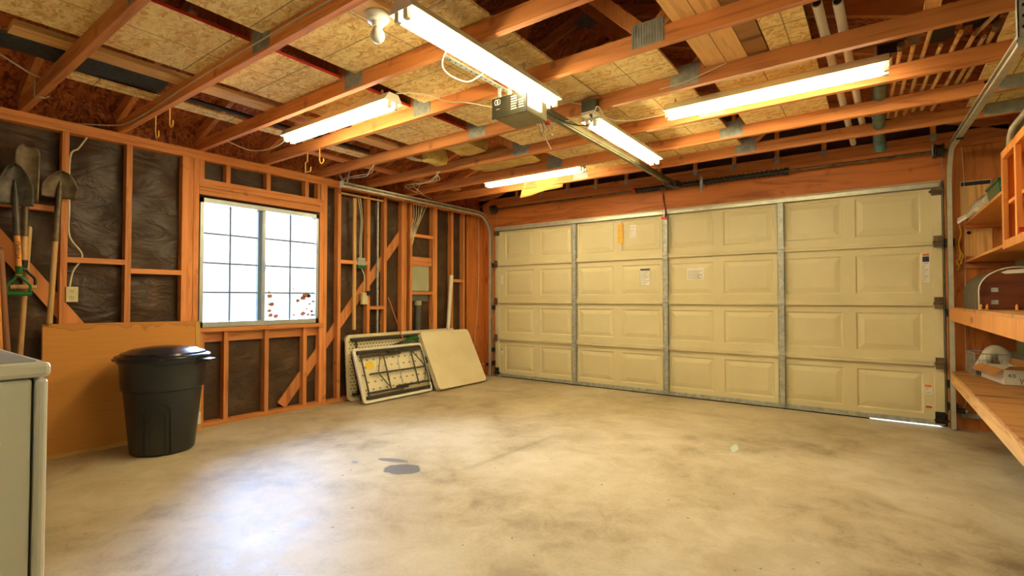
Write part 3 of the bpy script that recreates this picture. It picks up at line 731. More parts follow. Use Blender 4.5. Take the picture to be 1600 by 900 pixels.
for i, (a, b) in enumerate(((3.625, 3.738), (3.742, 3.852))): sheet(a, b, -4.4, -2.61, ('yellow pine board nearest the gusset plate in the loft', 'yellow pine board next to the whitish board')[i], 'pale_y', .025, name='pine_board')
sheet(3.856, 3.957, -4.4, -2.61, 'whitish weathered board beside the OSB strip', 'carton_brown' if False else 'shelf_ply', .025, name='weathered_board')
sheet(.84, .975, -5.15, -3.81, 'long pale board lying over the shovels', 'pale_y', .03, name='pine_board')
sheet(.81, .955, -3.80, -2.4, 'long pale board lying above the window', 'pale_y', .03, name='pine_board')
sheet(.40, .53, -4.88, -2.45, 'OSB strip lying near the eave above the window', 'osb', .012)
sheet(.12, .22, -3.2, -1.0, 'thin orange board lying near the eave past the window', 'stud_y', .02, name='pine_board')
sheet(4.952, 5.25, -4.6, -.85, 'OSB strip over the wall shelves', 'osb', .012)
sheet(4.62, 4.68, -4.6, -2.45, 'narrow pine strip above the door track hanger', 'pale_y', .03, name='pine_board')
fl = MB(); nf = 24
for i in range(nf + 1):
    y = -5.2 + (-4.38 + 5.2) * i / nf; t = i / nf
    for j in range(7):
        s = j / 6; fl.v.append((.50 + .28 * s + .03 * math.sin(5 * t), y, 2.468 + .10 * (s - .5) ** 2 + .045 * t * t * s + .008 * math.sin(9 * t + 3 * s)))
fl.f = [(i * 7 + j, i * 7 + j + 1, i * 7 + j + 8, i * 7 + j + 7) for i in range(nf) for j in range(6)]
ob = fl.build('roofing_felt', 'roofing_felt', None, (.6, -4.8, 2.465), True); tag(ob, 'curled sheet of black roofing felt lying on the trusses', 'roofing felt'); sm = ob.modifiers.new('thick', 'SOLIDIFY'); sm.thickness = .004
tag(MB().cyl((.60, -4.30, 2.478), (.60, -2.7, 2.478), .016, n=12).build('black_pipe', 'cable_black', None, (.60, -3.5, 2.462), True), 'black pipe lying on the trusses above the window', 'pipe')
for x, y0, y1, l in ((4.232, -2.97, -.30, 'longer'), (4.312, -2.93, -.75, 'shorter')):
    m = MB().tube([(x - .02, y0, 2.485), (x + .035, y1, 2.485)], .0225, 14); o = m.build('pvc_pipe', 'pvc', None, (x, y0, 2.462), True)
    tag(o, l + ' white plastic pipe lying across the trusses', 'pipe', 'white pipes on the trusses')
    WLOC[o.name] = Vector((x, y0, 2.462)); MB().cyl((x - .02, y0 - .001, 2.485), (x - .02, y0 + .004, 2.485), .017, n=12).build('bore', 'rubber', o)
# insulation scraps
def lump(name, c, s, mat, label, cat, seed, n=14):
    r = random.Random(seed); m = MB(); vs = []
    for i in range(9):
        th = math.pi * i / 8
        for k in range(n):
            a = 2 * math.pi * k / n; q = 1 + r.uniform(-.10, .10)
            e = lambda v: math.copysign(abs(v) ** .32, v)
            vs.append((c[0] + s[0] * e(math.sin(th)) * e(math.cos(a)) * q, c[1] + s[1] * e(math.sin(th)) * e(math.sin(a)) * q, c[2] + s[2] * e(math.cos(th)) * q))
    fs = [(i * n + k, i * n + (k + 1) % n, (i + 1) * n + (k + 1) % n, (i + 1) * n + k) for i in range(8) for k in range(n)]
    o = m.add(vs, fs).build(name, mat, None, (c[0], c[1], c[2] - s[2]), True); return tag(o, label, cat, 'insulation scraps in the loft')
lump('insulation_batt', (1.42, -2.33, 2.50), (.16, .22, .055), 'insulation', 'pale fibreglass batt tucked between trusses left of the opener', 'insulation', 1)
lump('insulation_batt', (1.42, -1.75, 2.485), (.38, .20, .05), 'insulation', 'long yellow fibreglass batt above the light by the door', 'insulation', 2)
lump('insulation_batt', (1.08, -2.32, 2.44), (.06, .12, .07), 'insulation', 'small torn fibreglass tuft hanging off a truss', 'insulation', 3)
kp = MB(); 
for i in range(9):
    for j in range(6): kp.v.append((1.16 + .52 * i / 8 - .10 * (j / 5) * (1 - i / 8) - .06 * (j / 5) * (i / 8), -.955 + .02 * math.sin(i) + .05 * j / 5, 2.47 - (.19 * j / 5) * (1 - .3 * i / 8)))
kp.f = [(i * 6 + j, i * 6 + j + 1, i * 6 + j + 7, i * 6 + j + 6) for i in range(8) for j in range(5)]
ob = kp.build('insulation_paper', 'kraft_paper', None, (1.4, -.93, 2.28), True); tag(ob, 'brown insulation facing paper drooping behind the light', 'paper'); ob.modifiers.new('thick', 'SOLIDIFY').thickness = .003

# long-handled tools stored overhead
def stored(x0, y0, x1, y1, head, label, mat='handle_wood', r=.011):
    t = thing('stored_tool', (x0, y0, 2.462), label, 'garden tool', 'long tools stored on the trusses')
    MB().tube([(x0, y0, 2.478), (x1, y1, 2.478)], r, 10).build('handle', mat, t, None, True)
    hz_ = .03 * (int(x0 * 1000) % 3)
    if head == 'blade': MB().hexa([(x0 - .05, y0 - .11, 2.50 + hz_), (x0 + .05, y0 - .13, 2.50 + hz_), (x0 + .055, y0 + .01, 2.478 + hz_), (x0 - .045, y0 + .02, 2.478 + hz_)] + [(x0 - .05, y0 - .11, 2.504 + hz_), (x0 + .05, y0 - .13, 2.504 + hz_), (x0 + .055, y0 + .01, 2.482 + hz_), (x0 - .045, y0 + .02, 2.482 + hz_)]).build('blade', 'cable_black', t)
    elif head == 'rake':
        m = MB().beam((x0 - .045, y0, 2.485), (x0 + .045, y0, 2.485), .02, .012)
        for k in range(9): m.cyl((x0 - .044 + k * .011, y0, 2.485), (x0 - .044 + k * .011, y0 - .02, 2.54), .003, n=5)
        m.build('rake_head', 'rusty_steel', t)
    elif head == 'fan':
        m = MB()
        for k in range(11): m.tube([(x0, y0 + .05, 2.48), (x0 - .04 + k * .008, y0 - .12, 2.49), (x0 - .04 + k * .008, y0 - .13, 2.52)], .0025, 5)
        m.build('fan_tines', 'rusty_steel', t)
    elif head == 'brush': bx((x0 - .06, y0 - .05, 2.478), (x0 + .06, y0 + .0, 2.54)).build('brush_head', 'dark_metal', t)
    else: MB().cyl((x0, y0 - .02, 2.478), (x0, y0 + .04, 2.478), .018, n=10).build('ferrule', 'rusty_steel', t)
for a in ((4.50, -2.13, 4.50, -1.77, 'brush', 'stored push broom with a dark block head'), (4.545, -2.25, 4.50, -.95, 'ferrule', 'stored wooden pole with a metal ferrule'), (4.60, -2.22, 4.55, -.95, 'fan', 'stored leaf rake with a wire fan head'),
          (4.665, -2.42, 4.60, -.95, 'rake', 'stored garden rake with a toothed steel head'), (4.72, -2.13, 4.65, -1.0, 'blade', 'stored hoe with the lowest black blade'), (4.79, -2.25, 4.70, -1.0, 'blade', 'stored shovel with the topmost black blade'),
          (4.85, -2.18, 4.76, -.95, 'blade', 'stored scraper with a tilted black blade'), (4.895, -2.12, 4.83, -1.2, 'blade', 'stored edger with a wide black blade'), (4.93, -2.22, 4.87, -1.2, 'ferrule', 'stored tapered wooden pole beside the blades'), (5.03, -2.25, 5.05, -1.6, 'ferrule', 'stored short pole nearest the wall shelves')):
    stored(*a)
tag(MB().tube([(5.06, -2.75, 2.53), (4.86, -2.1, 2.505)], .011, 8).build('loose_stick', 'handle_wood', None, (5.0, -2.4, 2.47), True), 'thin pale stick lying diagonally across the stored tools', 'stick')
tg = thing('wrapped_roll', (4.44, -1.1, 2.40), 'teal plastic wrapped roll slung through the trusses', 'roll')
MB().tube(spline([(4.46, -1.72, 2.50), (4.455, -1.5, 2.49), (4.45, -1.2, 2.478), (4.45, -.72, 2.40), (4.46, -.60, 2.33)]), .042, 12).build('roll', 'teal_wrap', tg, None, True)
for k, y in enumerate((-1.25, -1.05)): MB().tube([(4.45 + .044 * math.cos(a * .7), y, 2.473 + .044 * math.sin(a * .7)) for a in range(9)], .003, 5, True).build('tie', 'cable_white', tg)

# hooks under the trusses
def hook(x, y, h, square, label):
    p = [(x, y, ZC + .02), (x, y, ZC - h * .45)]
    p += [(x - .03, y, ZC - h * .5), (x - .03, y, ZC - h), (x + .05, y, ZC - h), (x + .05, y, ZC - h + .035)] if square else [(x, y, ZC - h * .7), (x + .012, y, ZC - h * .95), (x + .035, y, ZC - h), (x + .055, y, ZC - h * .9), (x + .055, y, ZC - h * .7)]
    tag(MB().tube(p if square else spline(p), .005, 6).build('utility_hook', 'hook_yellow', None, (x, y, ZC), True), label, 'hook', 'yellow utility hooks')
hook(.38, -4.34, .16, False, 'long yellow hook hanging above the studs left of the window'); hook(.62, -4.34, .13, False, 'short yellow hook on the truss with the stapled cable')
hook(.44, -3.225, .17, True, 'squared yellow hook hanging over the window'); hook(.62, -3.225, .13, False, 'rounded yellow hook beside the squared hook')
tag(MB().tube(spline([(.19, -4.925, 2.47), (.18, -4.925, 2.40), (.19, -4.925, 2.365), (.22, -4.90, 2.36), (.20, -4.88, 2.365), (.24, -4.87, 2.37)]), .004, 6).build('string_loop', 'cable_white', None, (.2, -4.9, 2.36), True), 'white string knotted round a truss above the shovels', 'string')

# ================================================================== LEFT WALL ITEMS
XT = XL + .055
def shovel(y, ztip, wd, hb, ys, zs_, zw, zend, yend, metal, wmat, kind, label, x=XT, grip=None):
    """inverted: tip up. blade tip z, width, blade height, socket bottom z, handle end"""
    t = thing('shovel', (x, yend, zend), label, 'shovel')
    d = lambda z: y + (yend - y) * (ztip - z) / (ztip - zend)
    m = MB(); n = 12; k0 = 14; vs = []
    for i in range(k0 + 1):
        s = i / k0; z = ztip - hb * s
        w = wd / 2 * (min(1, (s / .55)) ** .5 if kind == 'round' else (.45 + .55 * (s / .14) ** .5 if s < .14 else 1))
        if kind == 'round' and s > .9: w *= .97
        for j in range(n + 1):
            u = j / n * 2 - 1
            vs.append((x + .018 - .030 * (1 - u * u) * (1 if kind == 'round' else .5) + .03 * (1 - s), d(z) + w * u, z))
    m.add(vs, [(i * (n + 1) + j, i * (n + 1) + j + 1, (i + 1) * (n + 1) + j + 1, (i + 1) * (n + 1) + j) for i in range(k0) for j in range(n)])
    bl = m.build('blade', metal, t, None, True); md = bl.modifiers.new('thick', 'SOLIDIFY'); md.thickness = .003
    zb = ztip - hb
    MB().tube([(x + .012, d(zb + hb * .62), zb + hb * .62), (x + .008, d(zb + hb * .3), zb + hb * .3), (x, d(zb), zb), (x, d(zw), zw)], [.005, .015, .019, .019], 12).build('socket', metal, t, None, True)
    MB().tube([(x, d(zw + .02), zw + .02), (x, yend, zend)], [.0165, .017], 12).build('handle', wmat, t, None, True)
    if grip:
        g = MB(); zt = zend + .01
        for s in (-1, 1): g.tube(spline([(x, yend, zt + .01), (x, yend + s * .02, zt - .03), (x, yend + s * .055, zt - .075), (x, yend + s * .055, zt - .13)]), .008, 8)
        g.cyl((x, yend, zt + .05), (x, yend, zt - .02), .021, .016, 12); o = g.build('grip_yoke', grip[0], t, None, True)
        MB().cyl((x, yend - .064, zt - .13), (x, yend + .064, zt - .13), .016, n=12).build('grip_bar', grip[1], t, None, True)
    return t
shovel(-4.715, 1.995, .195, .19, 0, 0, 1.50, .93, -4.758, 'rusty_steel', 'handle_wood', 'round', 'round-point shovel with a long plain handle hung against the stud')
u1 = shovel(-4.962, 1.985, .175, .27, 0, 0, 1.515, 1.255, -4.925, 'old_steel', 'handle_orange', 'round', 'shovel with lettered orange handle and green D-grip', x=XT + .06, grip=('green_plastic', 'green_plastic'))
text('UNION', .034, lambda a, b, t: (XT + .06 + .018 + t, -4.936 - b, 1.42 - a), 'print', 'ink', u1)
shovel(-4.892, 2.135, .125, .385, 0, 0, 1.52, 1.30, -4.892, 'rusty_steel', 'handle_wood', 'square', 'narrow flat spade with a black D-grip and wooden bar', x=XT + .0, grip=('cable_black', 'handle_wood'))
for y0, z0, y1, z1, mt, r, l, xx in ((-4.862, 1.575, -4.925, .02, 'handle_wood', .015, 'pale wooden pole leaning behind the D-grips', XT - .038), (-5.025, 1.41, -4.94, .02, 'handle_dark', .019, 'dark weathered wooden post leaning behind the washer', XT + .12),
                                 (-5.06, 1.5, -4.99, .02, 'handle_orange', .019, 'orange wooden stake leaning behind the washer', XT + .16)):
    t = thing('garden_stake', (xx, y1, 0), l, 'stake', 'wooden stakes leaning on the left wall')
    MB().tube([(xx + .02, y1, z1), (xx, y0, z0)], [r, r], 12).build('shaft', mt, t, None, True)
    MB().lathe([(r, 0), (r * .9, .012), (r * .4, .02), (0, .021)], (xx, y0, z0), 12).build('rounded_end', mt, t, None, True)
ol = thing('wall_outlet', (XL, -4.63, 1.08), 'almond duplex outlet on the stud by the shovels', 'outlet')
bx((XL, -4.664, 1.078), (XL + .012, -4.596, 1.188)).build('cover_plate', 'almond_plastic', ol, bevel=.003)
for z in (1.112, 1.156):
    r = MB().lathe([(0, 0), (.016, 0), (.016, .002), (0, .002)], (0, 0, 0), 14); r.v = [(XL + .012 + c, -4.63 + a, z + b) for a, b, c in r.v]; f = r.build('socket', 'almond_plastic', ol)
    MB().box((XL + .0142, -4.638, z - .003), (XL + .0148, -4.635, z + .009)).box((XL + .0142, -4.625, z - .003), (XL + .0148, -4.622, z + .008)).cyl((XL + .0142, -4.63, z - .008), (XL + .0148, -4.63, z - .008), .003, n=8).build('slot', 'ink', f)
wire('wall_cable', [(XL - .04, -4.55, 2.295), (XL - .03, -4.60, 2.20), (XL - .02, -4.648, 2.12), (XL - .01, -4.65, 1.75), (XL - .01, -4.645, 1.55), (XL - .02, -4.57, 1.42), (XL - .02, -4.62, 1.30), (XL - .01, -4.64, 1.19)], .006, 'cable_white', 'white cable running down the stud to the almond outlet')
# cardboard
cb = thing('cardboard_sheet', (-.2, -4.27, 0), 'large flat cardboard carton leaning on the studs', 'cardboard')
MB().hexa([(-.205, -4.79, .0), (-.165, -4.79, 0), (-.165, -3.80, 0), (-.205, -3.80, 0), (-.248, -4.79, .925), (-.212, -4.79, .925), (-.212, -3.80, .915), (-.248, -3.80, .915)]).build('carton_panel', 'cardboard', cb)
MB().hexa([(-.164, -4.79, .0), (-.157, -4.79, 0), (-.157, -3.80, 0), (-.164, -3.80, 0), (-.166, -4.79, .03), (-.159, -4.79, .03), (-.159, -3.80, .03), (-.166, -3.80, .03)]).build('bottom_flap', 'kraft_paper', cb)
MB().hexa([(-.164, -3.835, .03), (-.160, -3.835, .03), (-.160, -3.80, .03), (-.164, -3.80, .03), (-.211, -3.835, .905), (-.207, -3.835, .905), (-.207, -3.80, .905), (-.211, -3.80, .905)]).build('side_flap', 'kraft_paper', cb)
bx((-.163, -3.832, .06), (-.158, -3.806, .16)).build('shipping_label', 'sticker_white', cb)
# trash can
tb = thing('trash_can', (.19, -4.20, 0), 'black plastic trash can with domed lid in front of the cardboard', 'trash can')
c0 = (.19, -4.20, 0)
MB().lathe([(.0, .004), (.185, .004), (.196, .012), (.200, .03), (.240, .45), (.254, .46), (.266, .645), (.279, .65), (.282, .672), (.272, .675), (.258, .645)], c0, 40).build('bin_body', 'black_plastic', tb, None, True)
MB().lathe([(.280, .668), (.294, .671), (.296, .688), (.288, .698), (.266, .703), (.258, .716), (.249, .716), (.20, .738), (.10, .754), (.0, .757)], c0, 40).build('lid', 'lid_plastic', tb, None, True)
va = Vector((.80, .60, 0))
for s in (-1, 1):
    b0 = Vector(c0) + va * s * .265; pr = Vector((-va.y, va.x, 0))
    MB().hexa([b0 + pr * -.06 + Vector((0, 0, .632)), b0 + pr * .06 + Vector((0, 0, .632)), b0 + va * s * .085 + pr * .045 + Vector((0, 0, .647)), b0 + va * s * .085 + pr * -.045 + Vector((0, 0, .647)),
               b0 + pr * -.06 + Vector((0, 0, .672)), b0 + pr * .06 + Vector((0, 0, .672)), b0 + va * s * .09 + pr * .045 + Vector((0, 0, .665)), b0 + va * s * .09 + pr * -.045 + Vector((0, 0, .665))]).build('handle', 'black_plastic', tb, bevel=.006)
fd = Vector((cam.location.x - .19, cam.location.y + 4.2, 0)).normalized(); fd = Vector((.87, -.49, 0)); sd_ = Vector((-fd.y, fd.x, 0))
for off, w_, top in ((0, .085, .36), (0, .055, .31)):
    pts = []
    def on(u, z):
        rr_ = .2 + .035 * (z - .03) / .39 + .004
        a = u / rr_; return Vector(c0) + (fd * math.cos(a) + sd_ * math.sin(a)) * rr_ + Vector((0, 0, z))
    pts = [on(-w_, .02), on(-w_, .15), on(-w_, top - w_ * .6)] + [on(-w_ * math.cos(R(k * 15)), top - w_ * .6 + w_ * .9 * math.sin(R(k * 15))) for k in range(1, 12)] + [on(w_, top - w_ * .6), on(w_, .15), on(w_, .02)]
    MB().tube(pts, .006, 6).build('moulded_rib', 'black_plastic', tb, None, True)

# ---- folding tables leaning on the wall
def plane(base, top, y0):
    b, t = Vector(base), Vector(top); w = (t - b).normalized(); n = Vector((0, 1, 0)).cross(w) * -1
    n = w.cross(Vector((0, 1, 0))) * -1
    if n.x < 0: n = -n
    return lambda a, h, d: b + Vector((0, a, 0)) + w * h + n * d
ta = thing('folding_table', (-.15, -1.5, 0), 'long folding table with dotted underside leaning at the back', 'folding table', 'folding tables')
fa = plane((-.185, -2.37, .0), (-.238, -2.37, .70), 0); LA, HA = 1.72, .71
MB().prism(rrect(0, LA, 0, HA, .06), fa, 0, .018).build('table_top', 'table_underside', ta)
rim = MB(); out, inn = rrect(0, LA, 0, HA, .06), rrect(.035, LA - .035, .035, HA - .035, .04)
n_ = len(out)
rim.add([fa(a, b, 0) for a, b in out] + [fa(a, b, .04) for a, b in out] + [fa(a, b, .04) for a, b in inn] + [fa(a, b, .018) for a, b in inn],
        [(i + k * n_, (i + 1) % n_ + k * n_, (i + 1) % n_ + (k + 1) * n_, i + (k + 1) * n_) for k in range(3) for i in range(n_)])
rim.build('rim', 'table_plastic', ta, None, True)
MB().cyl(fa(.06, HA - .055, .05), fa(LA - .08, HA - .055, .05), .016, n=10).build('side_rail', 'leg_steel', ta, None, True)
MB().cyl(fa(.06, .07, .04), fa(LA - .08, .07, .04), .014, n=10).build('side_rail', 'leg_steel', ta, None, True)
for a in (.13, 1.5): MB().cyl(fa(a, .08, .045), fa(a, HA - .06, .045), .012, n=8).build('leg', 'leg_steel', ta, None, True)
MB().prism([(.46, .40), (.53, .40), (.50, .44), (.53, .49), (.49, .47), (.46, .49), (.475, .44)], fa, .02, .035).build('leg_clip', 'leg_steel', ta)
tbl = thing('folding_table', (.1, -1.8, 0), 'small folding table showing dark folded legs and a yellow sticker', 'folding table', 'folding tables')
fb = plane((.095, -2.375, .0), (-.115, -2.375, .555), 0); LB, HB = .985, .595
MB().prism(rrect(0, LB, 0, HB, .035), fb, 0, .02).build('table_top', 'table_underside_wide', tbl)
rim = MB(); out, inn = rrect(0, LB, 0, HB, .035), rrect(.028, LB - .028, .028, HB - .028, .02)
rim.add([fb(a, b, 0) for a, b in out] + [fb(a, b, .045) for a, b in out] + [fb(a, b, .045) for a, b in inn] + [fb(a, b, .02) for a, b in inn],
        [(i + k * n_, (i + 1) % n_ + k * n_, (i + 1) % n_ + (k + 1) * n_, i + (k + 1) * n_) for k in range(3) for i in range(n_)])
rim.build('rim', 'white_plastic', tbl, None, True)
for h in (.055, HB - .055): MB().beam(fb(.05, h, .04), fb(LB - .03, h, .04), .03, .03).build('side_rail', 'leg_steel', tbl)
def rod(p, q, r=.009): MB().cyl(fb(*p), fb(*q), r, n=8).build('leg_tube', 'leg_steel', tbl, None, True)
for h in (.10, HB - .10): rod((.06, h, .055), (.62, h, .055), .012); rod((.45, h + .02, .06), (.95, h + .02, .06), .012)
rod((.08, .06, .05), (.08, HB - .06, .05)); rod((.37, .10, .06), (.37, HB - .10, .06)); rod((.78, .10, .06), (.78, HB - .10, .06)); rod((.95, .10, .06), (.95, HB - .1, .06))
rod((.14, HB / 2, .055), (.95, HB / 2, .055)); rod((.25, HB / 2, .06), (.33, HB - .10, .06), .006); rod((.25, HB / 2, .06), (.37, .12, .06), .006); rod((.95, HB / 2, .06), (.80, HB - .1, .06), .006); rod((.95, HB / 2, .06), (.88, .12, .06), .006)
MB().cyl(fb(.55, .06, .058), fb(.56, HB - .06, .058), .006, n=6).build('leg_brace', 'galvanised', tbl, None, True)
MB().prism([(.19 + .06 * math.cos(k * .785) * (1 + .12 * (k % 2)), .40 + .045 * math.sin(k * .785)) for k in range(8)], fb, .0205, .023).build('sticker', 'yellow_note', tbl)
tc_ = thing('folding_table', (.15, -.95, 0), 'plain cream half-folded table leaning in front of the others', 'folding table', 'folding tables')
fc_ = plane((.175, -1.375, .0), (-.165, -1.375, .665), 0)
for d0, nm in ((0, 'back_leaf'), (.034, 'front_leaf')): MB().prism(rrect(0, .885, 0, .745, .05), fc_, d0, d0 + .030).build(nm, 'table_plastic', tc_, None, True)
MB().beam(fc_(-.005, .36, .016), fc_(-.005, .44, .016), .02, .03).build('latch', 'leg_steel', tc_)
# hose and odds behind tables
hz = thing('garden_hose', (-.12, -1.45, .55), 'coiled green garden hose resting behind the folded tables', 'hose')
for k in range(3): MB().tube([(-.148 + .013 * k, -1.44 + (.17 - .015 * k) * math.cos(a * .3), .53 + (.115 - .01 * k) * math.sin(a * .3)) for a in range(21)], .007, 8, True).build('hose_loop', 'green_plastic', hz, None, True)
tag(MB().cyl((-.20, -1.79, 1.12), (-.15, -1.58, .57), .006, n=6).build('copper_rod', 'copper', None, (-.15, -1.58, .57), True), 'thin reddish rod leaning against a stud behind the tables', 'rod')
tag(MB().beam((-.16, -1.86, .53), (-.16, -1.40, .63), .02, .03).build('black_bar', 'leg_steel', None, (-.16, -1.6, .5)), 'dark angled bar beside the green hose', 'bar')
tag(MB().tube([(-.20, -.775, .70), (-.20, -.775, .72), (-.215, -.70, 1.42)], [.026, .026, .026], 14).build('pvc_pipe', 'pvc', None, (-.2, -.77, .7), True), 'thick white plastic pipe standing behind the long table', 'pipe')
# electrical on the stud bays
e1 = thing('meter_box', (-.29, -1.19, 1.2), 'grey-green utility box recessed between wall studs', 'electrical box')
bx((PX + .012, -1.365, 1.20), (XL - .02, -1.06, 1.53)).build('box', 'grey_box', e1, bevel=.004)
bx((PX + .012, -1.36, 1.07), (XL - .03, -1.07, 1.16)).build('lower_hub', 'grey_pipe', e1)
MB().cyl((XL - .045, -1.23, .05), (XL - .045, -1.23, 1.08), .036, n=14).build('conduit', 'grey_pipe', e1, None, True)
MB().cyl((XL - .045, -1.23, 1.02), (XL - .045, -1.23, 1.08), .046, n=14).build('conduit_collar', 'grey_box', e1, None, True)
cd = MB().cyl((XL - .03, -1.88, .05), (XL - .03, -1.88, 2.30), .014, n=10).build('conduit_pipe', 'galvanised', None, (XL - .03, -1.88, .05), True); tag(cd, 'thin grey conduit standing between the wall studs', 'conduit')
tag(bx((XL - .02, -2.235, .76), (XL + .002, -2.20, 2.22)).build('wood_lath', 'pale_z', None, (XL, -2.22, .76)), 'narrow pale wooden lath hanging in the stud bay by the window', 'lath')
tag(bx((XL - .012, -2.42, 2.235), (XL + .03, -1.85, 2.25)).build('lath_cleat', 'pale_y', None, (XL, -2.1, 2.235)), 'thin pale strip under the door track end', 'strip')
e2 = thing('switch_box', (XL, -2.13, 1.45), 'metal box with green cover wired in the stud bay', 'electrical box'); bx((XL - .03, -2.185, 1.475), (XL + .015, -2.085, 1.56)).build('box', 'galvanised', e2); bx((XL - .03, -2.187, 1.445), (XL + .017, -2.083, 1.478)).build('green_cover', 'green_plastic', e2)
e3 = thing('switch_box', (XL, -2.08, 1.05), 'cream switch box with black plug on the stud', 'electrical box'); bx((XL - .02, -2.125, 1.04), (XL + .018, -2.05, 1.17)).build('box', 'almond_plastic', e3, bevel=.003); bx((XL + .01, -2.07, 1.14), (XL + .04, -2.015, 1.19)).build('plug', 'cable_black', e3)
for k in range(2): wire('wall_cable', [(XL - .02, -2.17 + .03 * k, 2.26), (XL - .01, -2.13 + .02 * k, 2.0), (XL, -2.15 + .02 * k, 1.75), (XL, -2.15 + .02 * k, 1.56)], .005, 'cable_white', 'pair of white cables dropping to the green covered box', group='cables to the green covered box')
wire('wall_cable', [(XL, -2.13, 1.45), (XL, -2.09, 1.36), (XL + .005, -2.09, 1.24), (XL + .005, -2.10, 1.17)], .005, 'cable_white', 'white cable joining the green covered box to the cream box')
for k in range(6): wire('cable_bundle', [(XL + .01, -1.36 + .045 * k, 2.30), (XL + .005, -1.35 + .035 * k - .05 * (k > 3), 2.12), (XL, -1.40 + .016 * k, 1.92), (XL - .01, -1.40 + .008 * k, 1.78)], .0045, 'cable_white', 'white cables gathering down the doubled stud', group='cables gathering at the doubled stud')
for k in range(6): wire('cable_bundle', [(.86 + .02 * k, -2.66, 2.47), (.87 + .014 * k, -2.42, 2.42), (.88 + .02 * k, -2.06, 2.47)], .0045, 'cable_white', 'white cables draped over the trusses past the window', group='cables draped over the trusses')
for k in range(4): wire('loose_cable', [(.84 + .02 * k, -2.06, 2.38), (.78 - .06 * k, -1.95, 2.33), (.55 - .13 * k, -1.86, 2.36), (.10 - .08 * k, -1.75 + .2 * k, 2.372)], .004, 'cable_white', 'loose white cables fanning from the truss to the wall top', group='cables fanning to the wall top')
for k in range(2): wire('loose_cable', [(.62, -2.66, 2.36), (.45, -2.58 + .03 * k, 2.335), (.30, -2.50, 2.33 + .02 * k), (-.05, -2.42 - .05 * k, 2.372), (-.22, -2.40, 2.38)], .004, 'cable_white', 'white cables sagging to the end of the door track', group='cables at the door track end')
wire('sensor_wire', [(XL + .014, -.1, 2.28), (XL + .016, -.1, 1.6), (XL + .016, -.12, 1.0), (XL + .016, -.2, .4), (XL + .02, -.20, .2), (-.14, -.06, .165)], .003, 'cable_white', 'thin sensor wire down the plywood corner panel')
wire('sensor_wire', [(5.02, .022, 2.40), (5.03, .022, 2.1), (5.03, .022, 1.5), (5.02, .022, .9), (5.02, .022, .3), (4.99, -.03, .17)], .003, 'cable_white', 'thin sensor wire down the plywood behind the shelves')

# ---- washer
wm = thing('washing_machine', (2.1, -5.62, 0), 'off-white top-loading washing machine beside the camera-side wall', 'washing machine'); wm['label'] = 'off-white washing machine with grey lidded top'
bx((1.765, -5.955, .02), (2.448, -5.322, .868)).build('cabinet', 'white_enamel', wm, bevel=.008)
bx((1.765, -5.316, .02), (2.455, -5.288, .868)).build('front_panel', 'white_enamel', wm, bevel=.01)
MB().box((1.755, -5.965, .872), (2.455, -5.282, .915)).build('top', 'white_enamel', wm, bevel=.012)
bx((1.79, -5.93, .9155), (2.42, -5.31, .919)).build('top_panel', 'grey_box' if False else 'frame_alu', wm)
bx((1.86, -5.88, .919), (2.33, -5.40, .932)).build('lid', 'white_enamel', wm, bevel=.006)
bx((1.98, -5.415, .932), (2.14, -5.385, .938)).build('lid_handle', 'white_enamel', wm, bevel=.003)
bx((1.765, -5.965, .915), (2.445, -5.90, 1.05)).build('console', 'white_enamel', wm, bevel=.01)

# ================================================================== RIGHT SIDE SHELVES
XS = 4.915
def shelf(z, th, x, y0, y1, label, fascia=.085, name='wall_shelf', mat='shelf_ply'):
    t = thing(name, ((x + XR) / 2, (y0 + y1) / 2, z - th), label, 'shelf', 'wooden wall shelves')
    bx((x, y0, z - th), (XR - .002, y1, z)).build('shelf_board', mat, t)
    if fascia: bx((x - .003, y0, z - th - fascia), (x + .035, y1, z - th - .0005)).build('front_rail', 'pale_y' if fascia < .09 else 'cabinet_wood', t)
    return t
shelf(.495, .015, XS, -4.2, .028, 'deep lower plank shelf holding the carton')
s2 = shelf(1.03, .015, XS, -4.2, .028, 'deep upper plank shelf holding the domed chest', .095)
MB().prism([(-1.33 + .05 * math.cos(k * .63), .965 + .022 * math.sin(k * .63)) for k in range(10)], lambda a, b, t: (t, a, b), XS - .0042, XS - .0035).build('scorch_mark', 'handle_dark', s2)
for y in (-.8, -2.4): 
    for z in (.38, .92): pass
shelf(1.745, .018, 5.03, -1.75, .028, 'thin shelf holding the foil bundle and green tub', 0, mat='cabinet_wood')
shelf(1.425, .018, 5.03, -1.75, .028, 'thin empty shelf below the foil bundle', 0, mat='cabinet_wood')
bx((5.03, .012, 1.70), (XR - .002, .0275, 1.727)).build('cleat', 'stud_x', fw); bx((5.0, .012, 1.355), (XR - .002, .0275, 1.40)).build('cleat', 'stud_x', fw)
cbn = thing('wall_cabinet', (5.16, -2.25, 1.38), 'open-front wooden wall cabinet above the shelves', 'cabinet')
bx((XR - .012, -2.9, 1.38), (XR - .002, -1.76, 1.93)).build('back_panel', 'cabinet_wood', cbn)
for y in (-2.9, -1.775): bx((5.02, y, 1.38), (XR - .012, y + .018, 1.93)).build('side_panel', 'cabinet_wood', cbn)
for z in (1.38, 1.63, 1.912): bx((5.02, -2.882, z), (XR - .012, -1.776, z + .018)).build('shelf', 'cabinet_wood', cbn)
for y0, y1, z0, z1 in ((-1.805, -1.755, 1.38, 1.93), (-2.13, -2.09, 1.425, 1.885), (-2.9, -2.85, 1.38, 1.93)): bx((5.0, y0, z0), (5.02, y1, z1)).build('face_stile', 'cabinet_wood', cbn)
for z0, z1 in ((1.38, 1.425), (1.885, 1.93)): bx((5.0, -2.85, z0), (5.02, -1.805, z1)).build('face_rail', 'cabinet_wood', cbn)
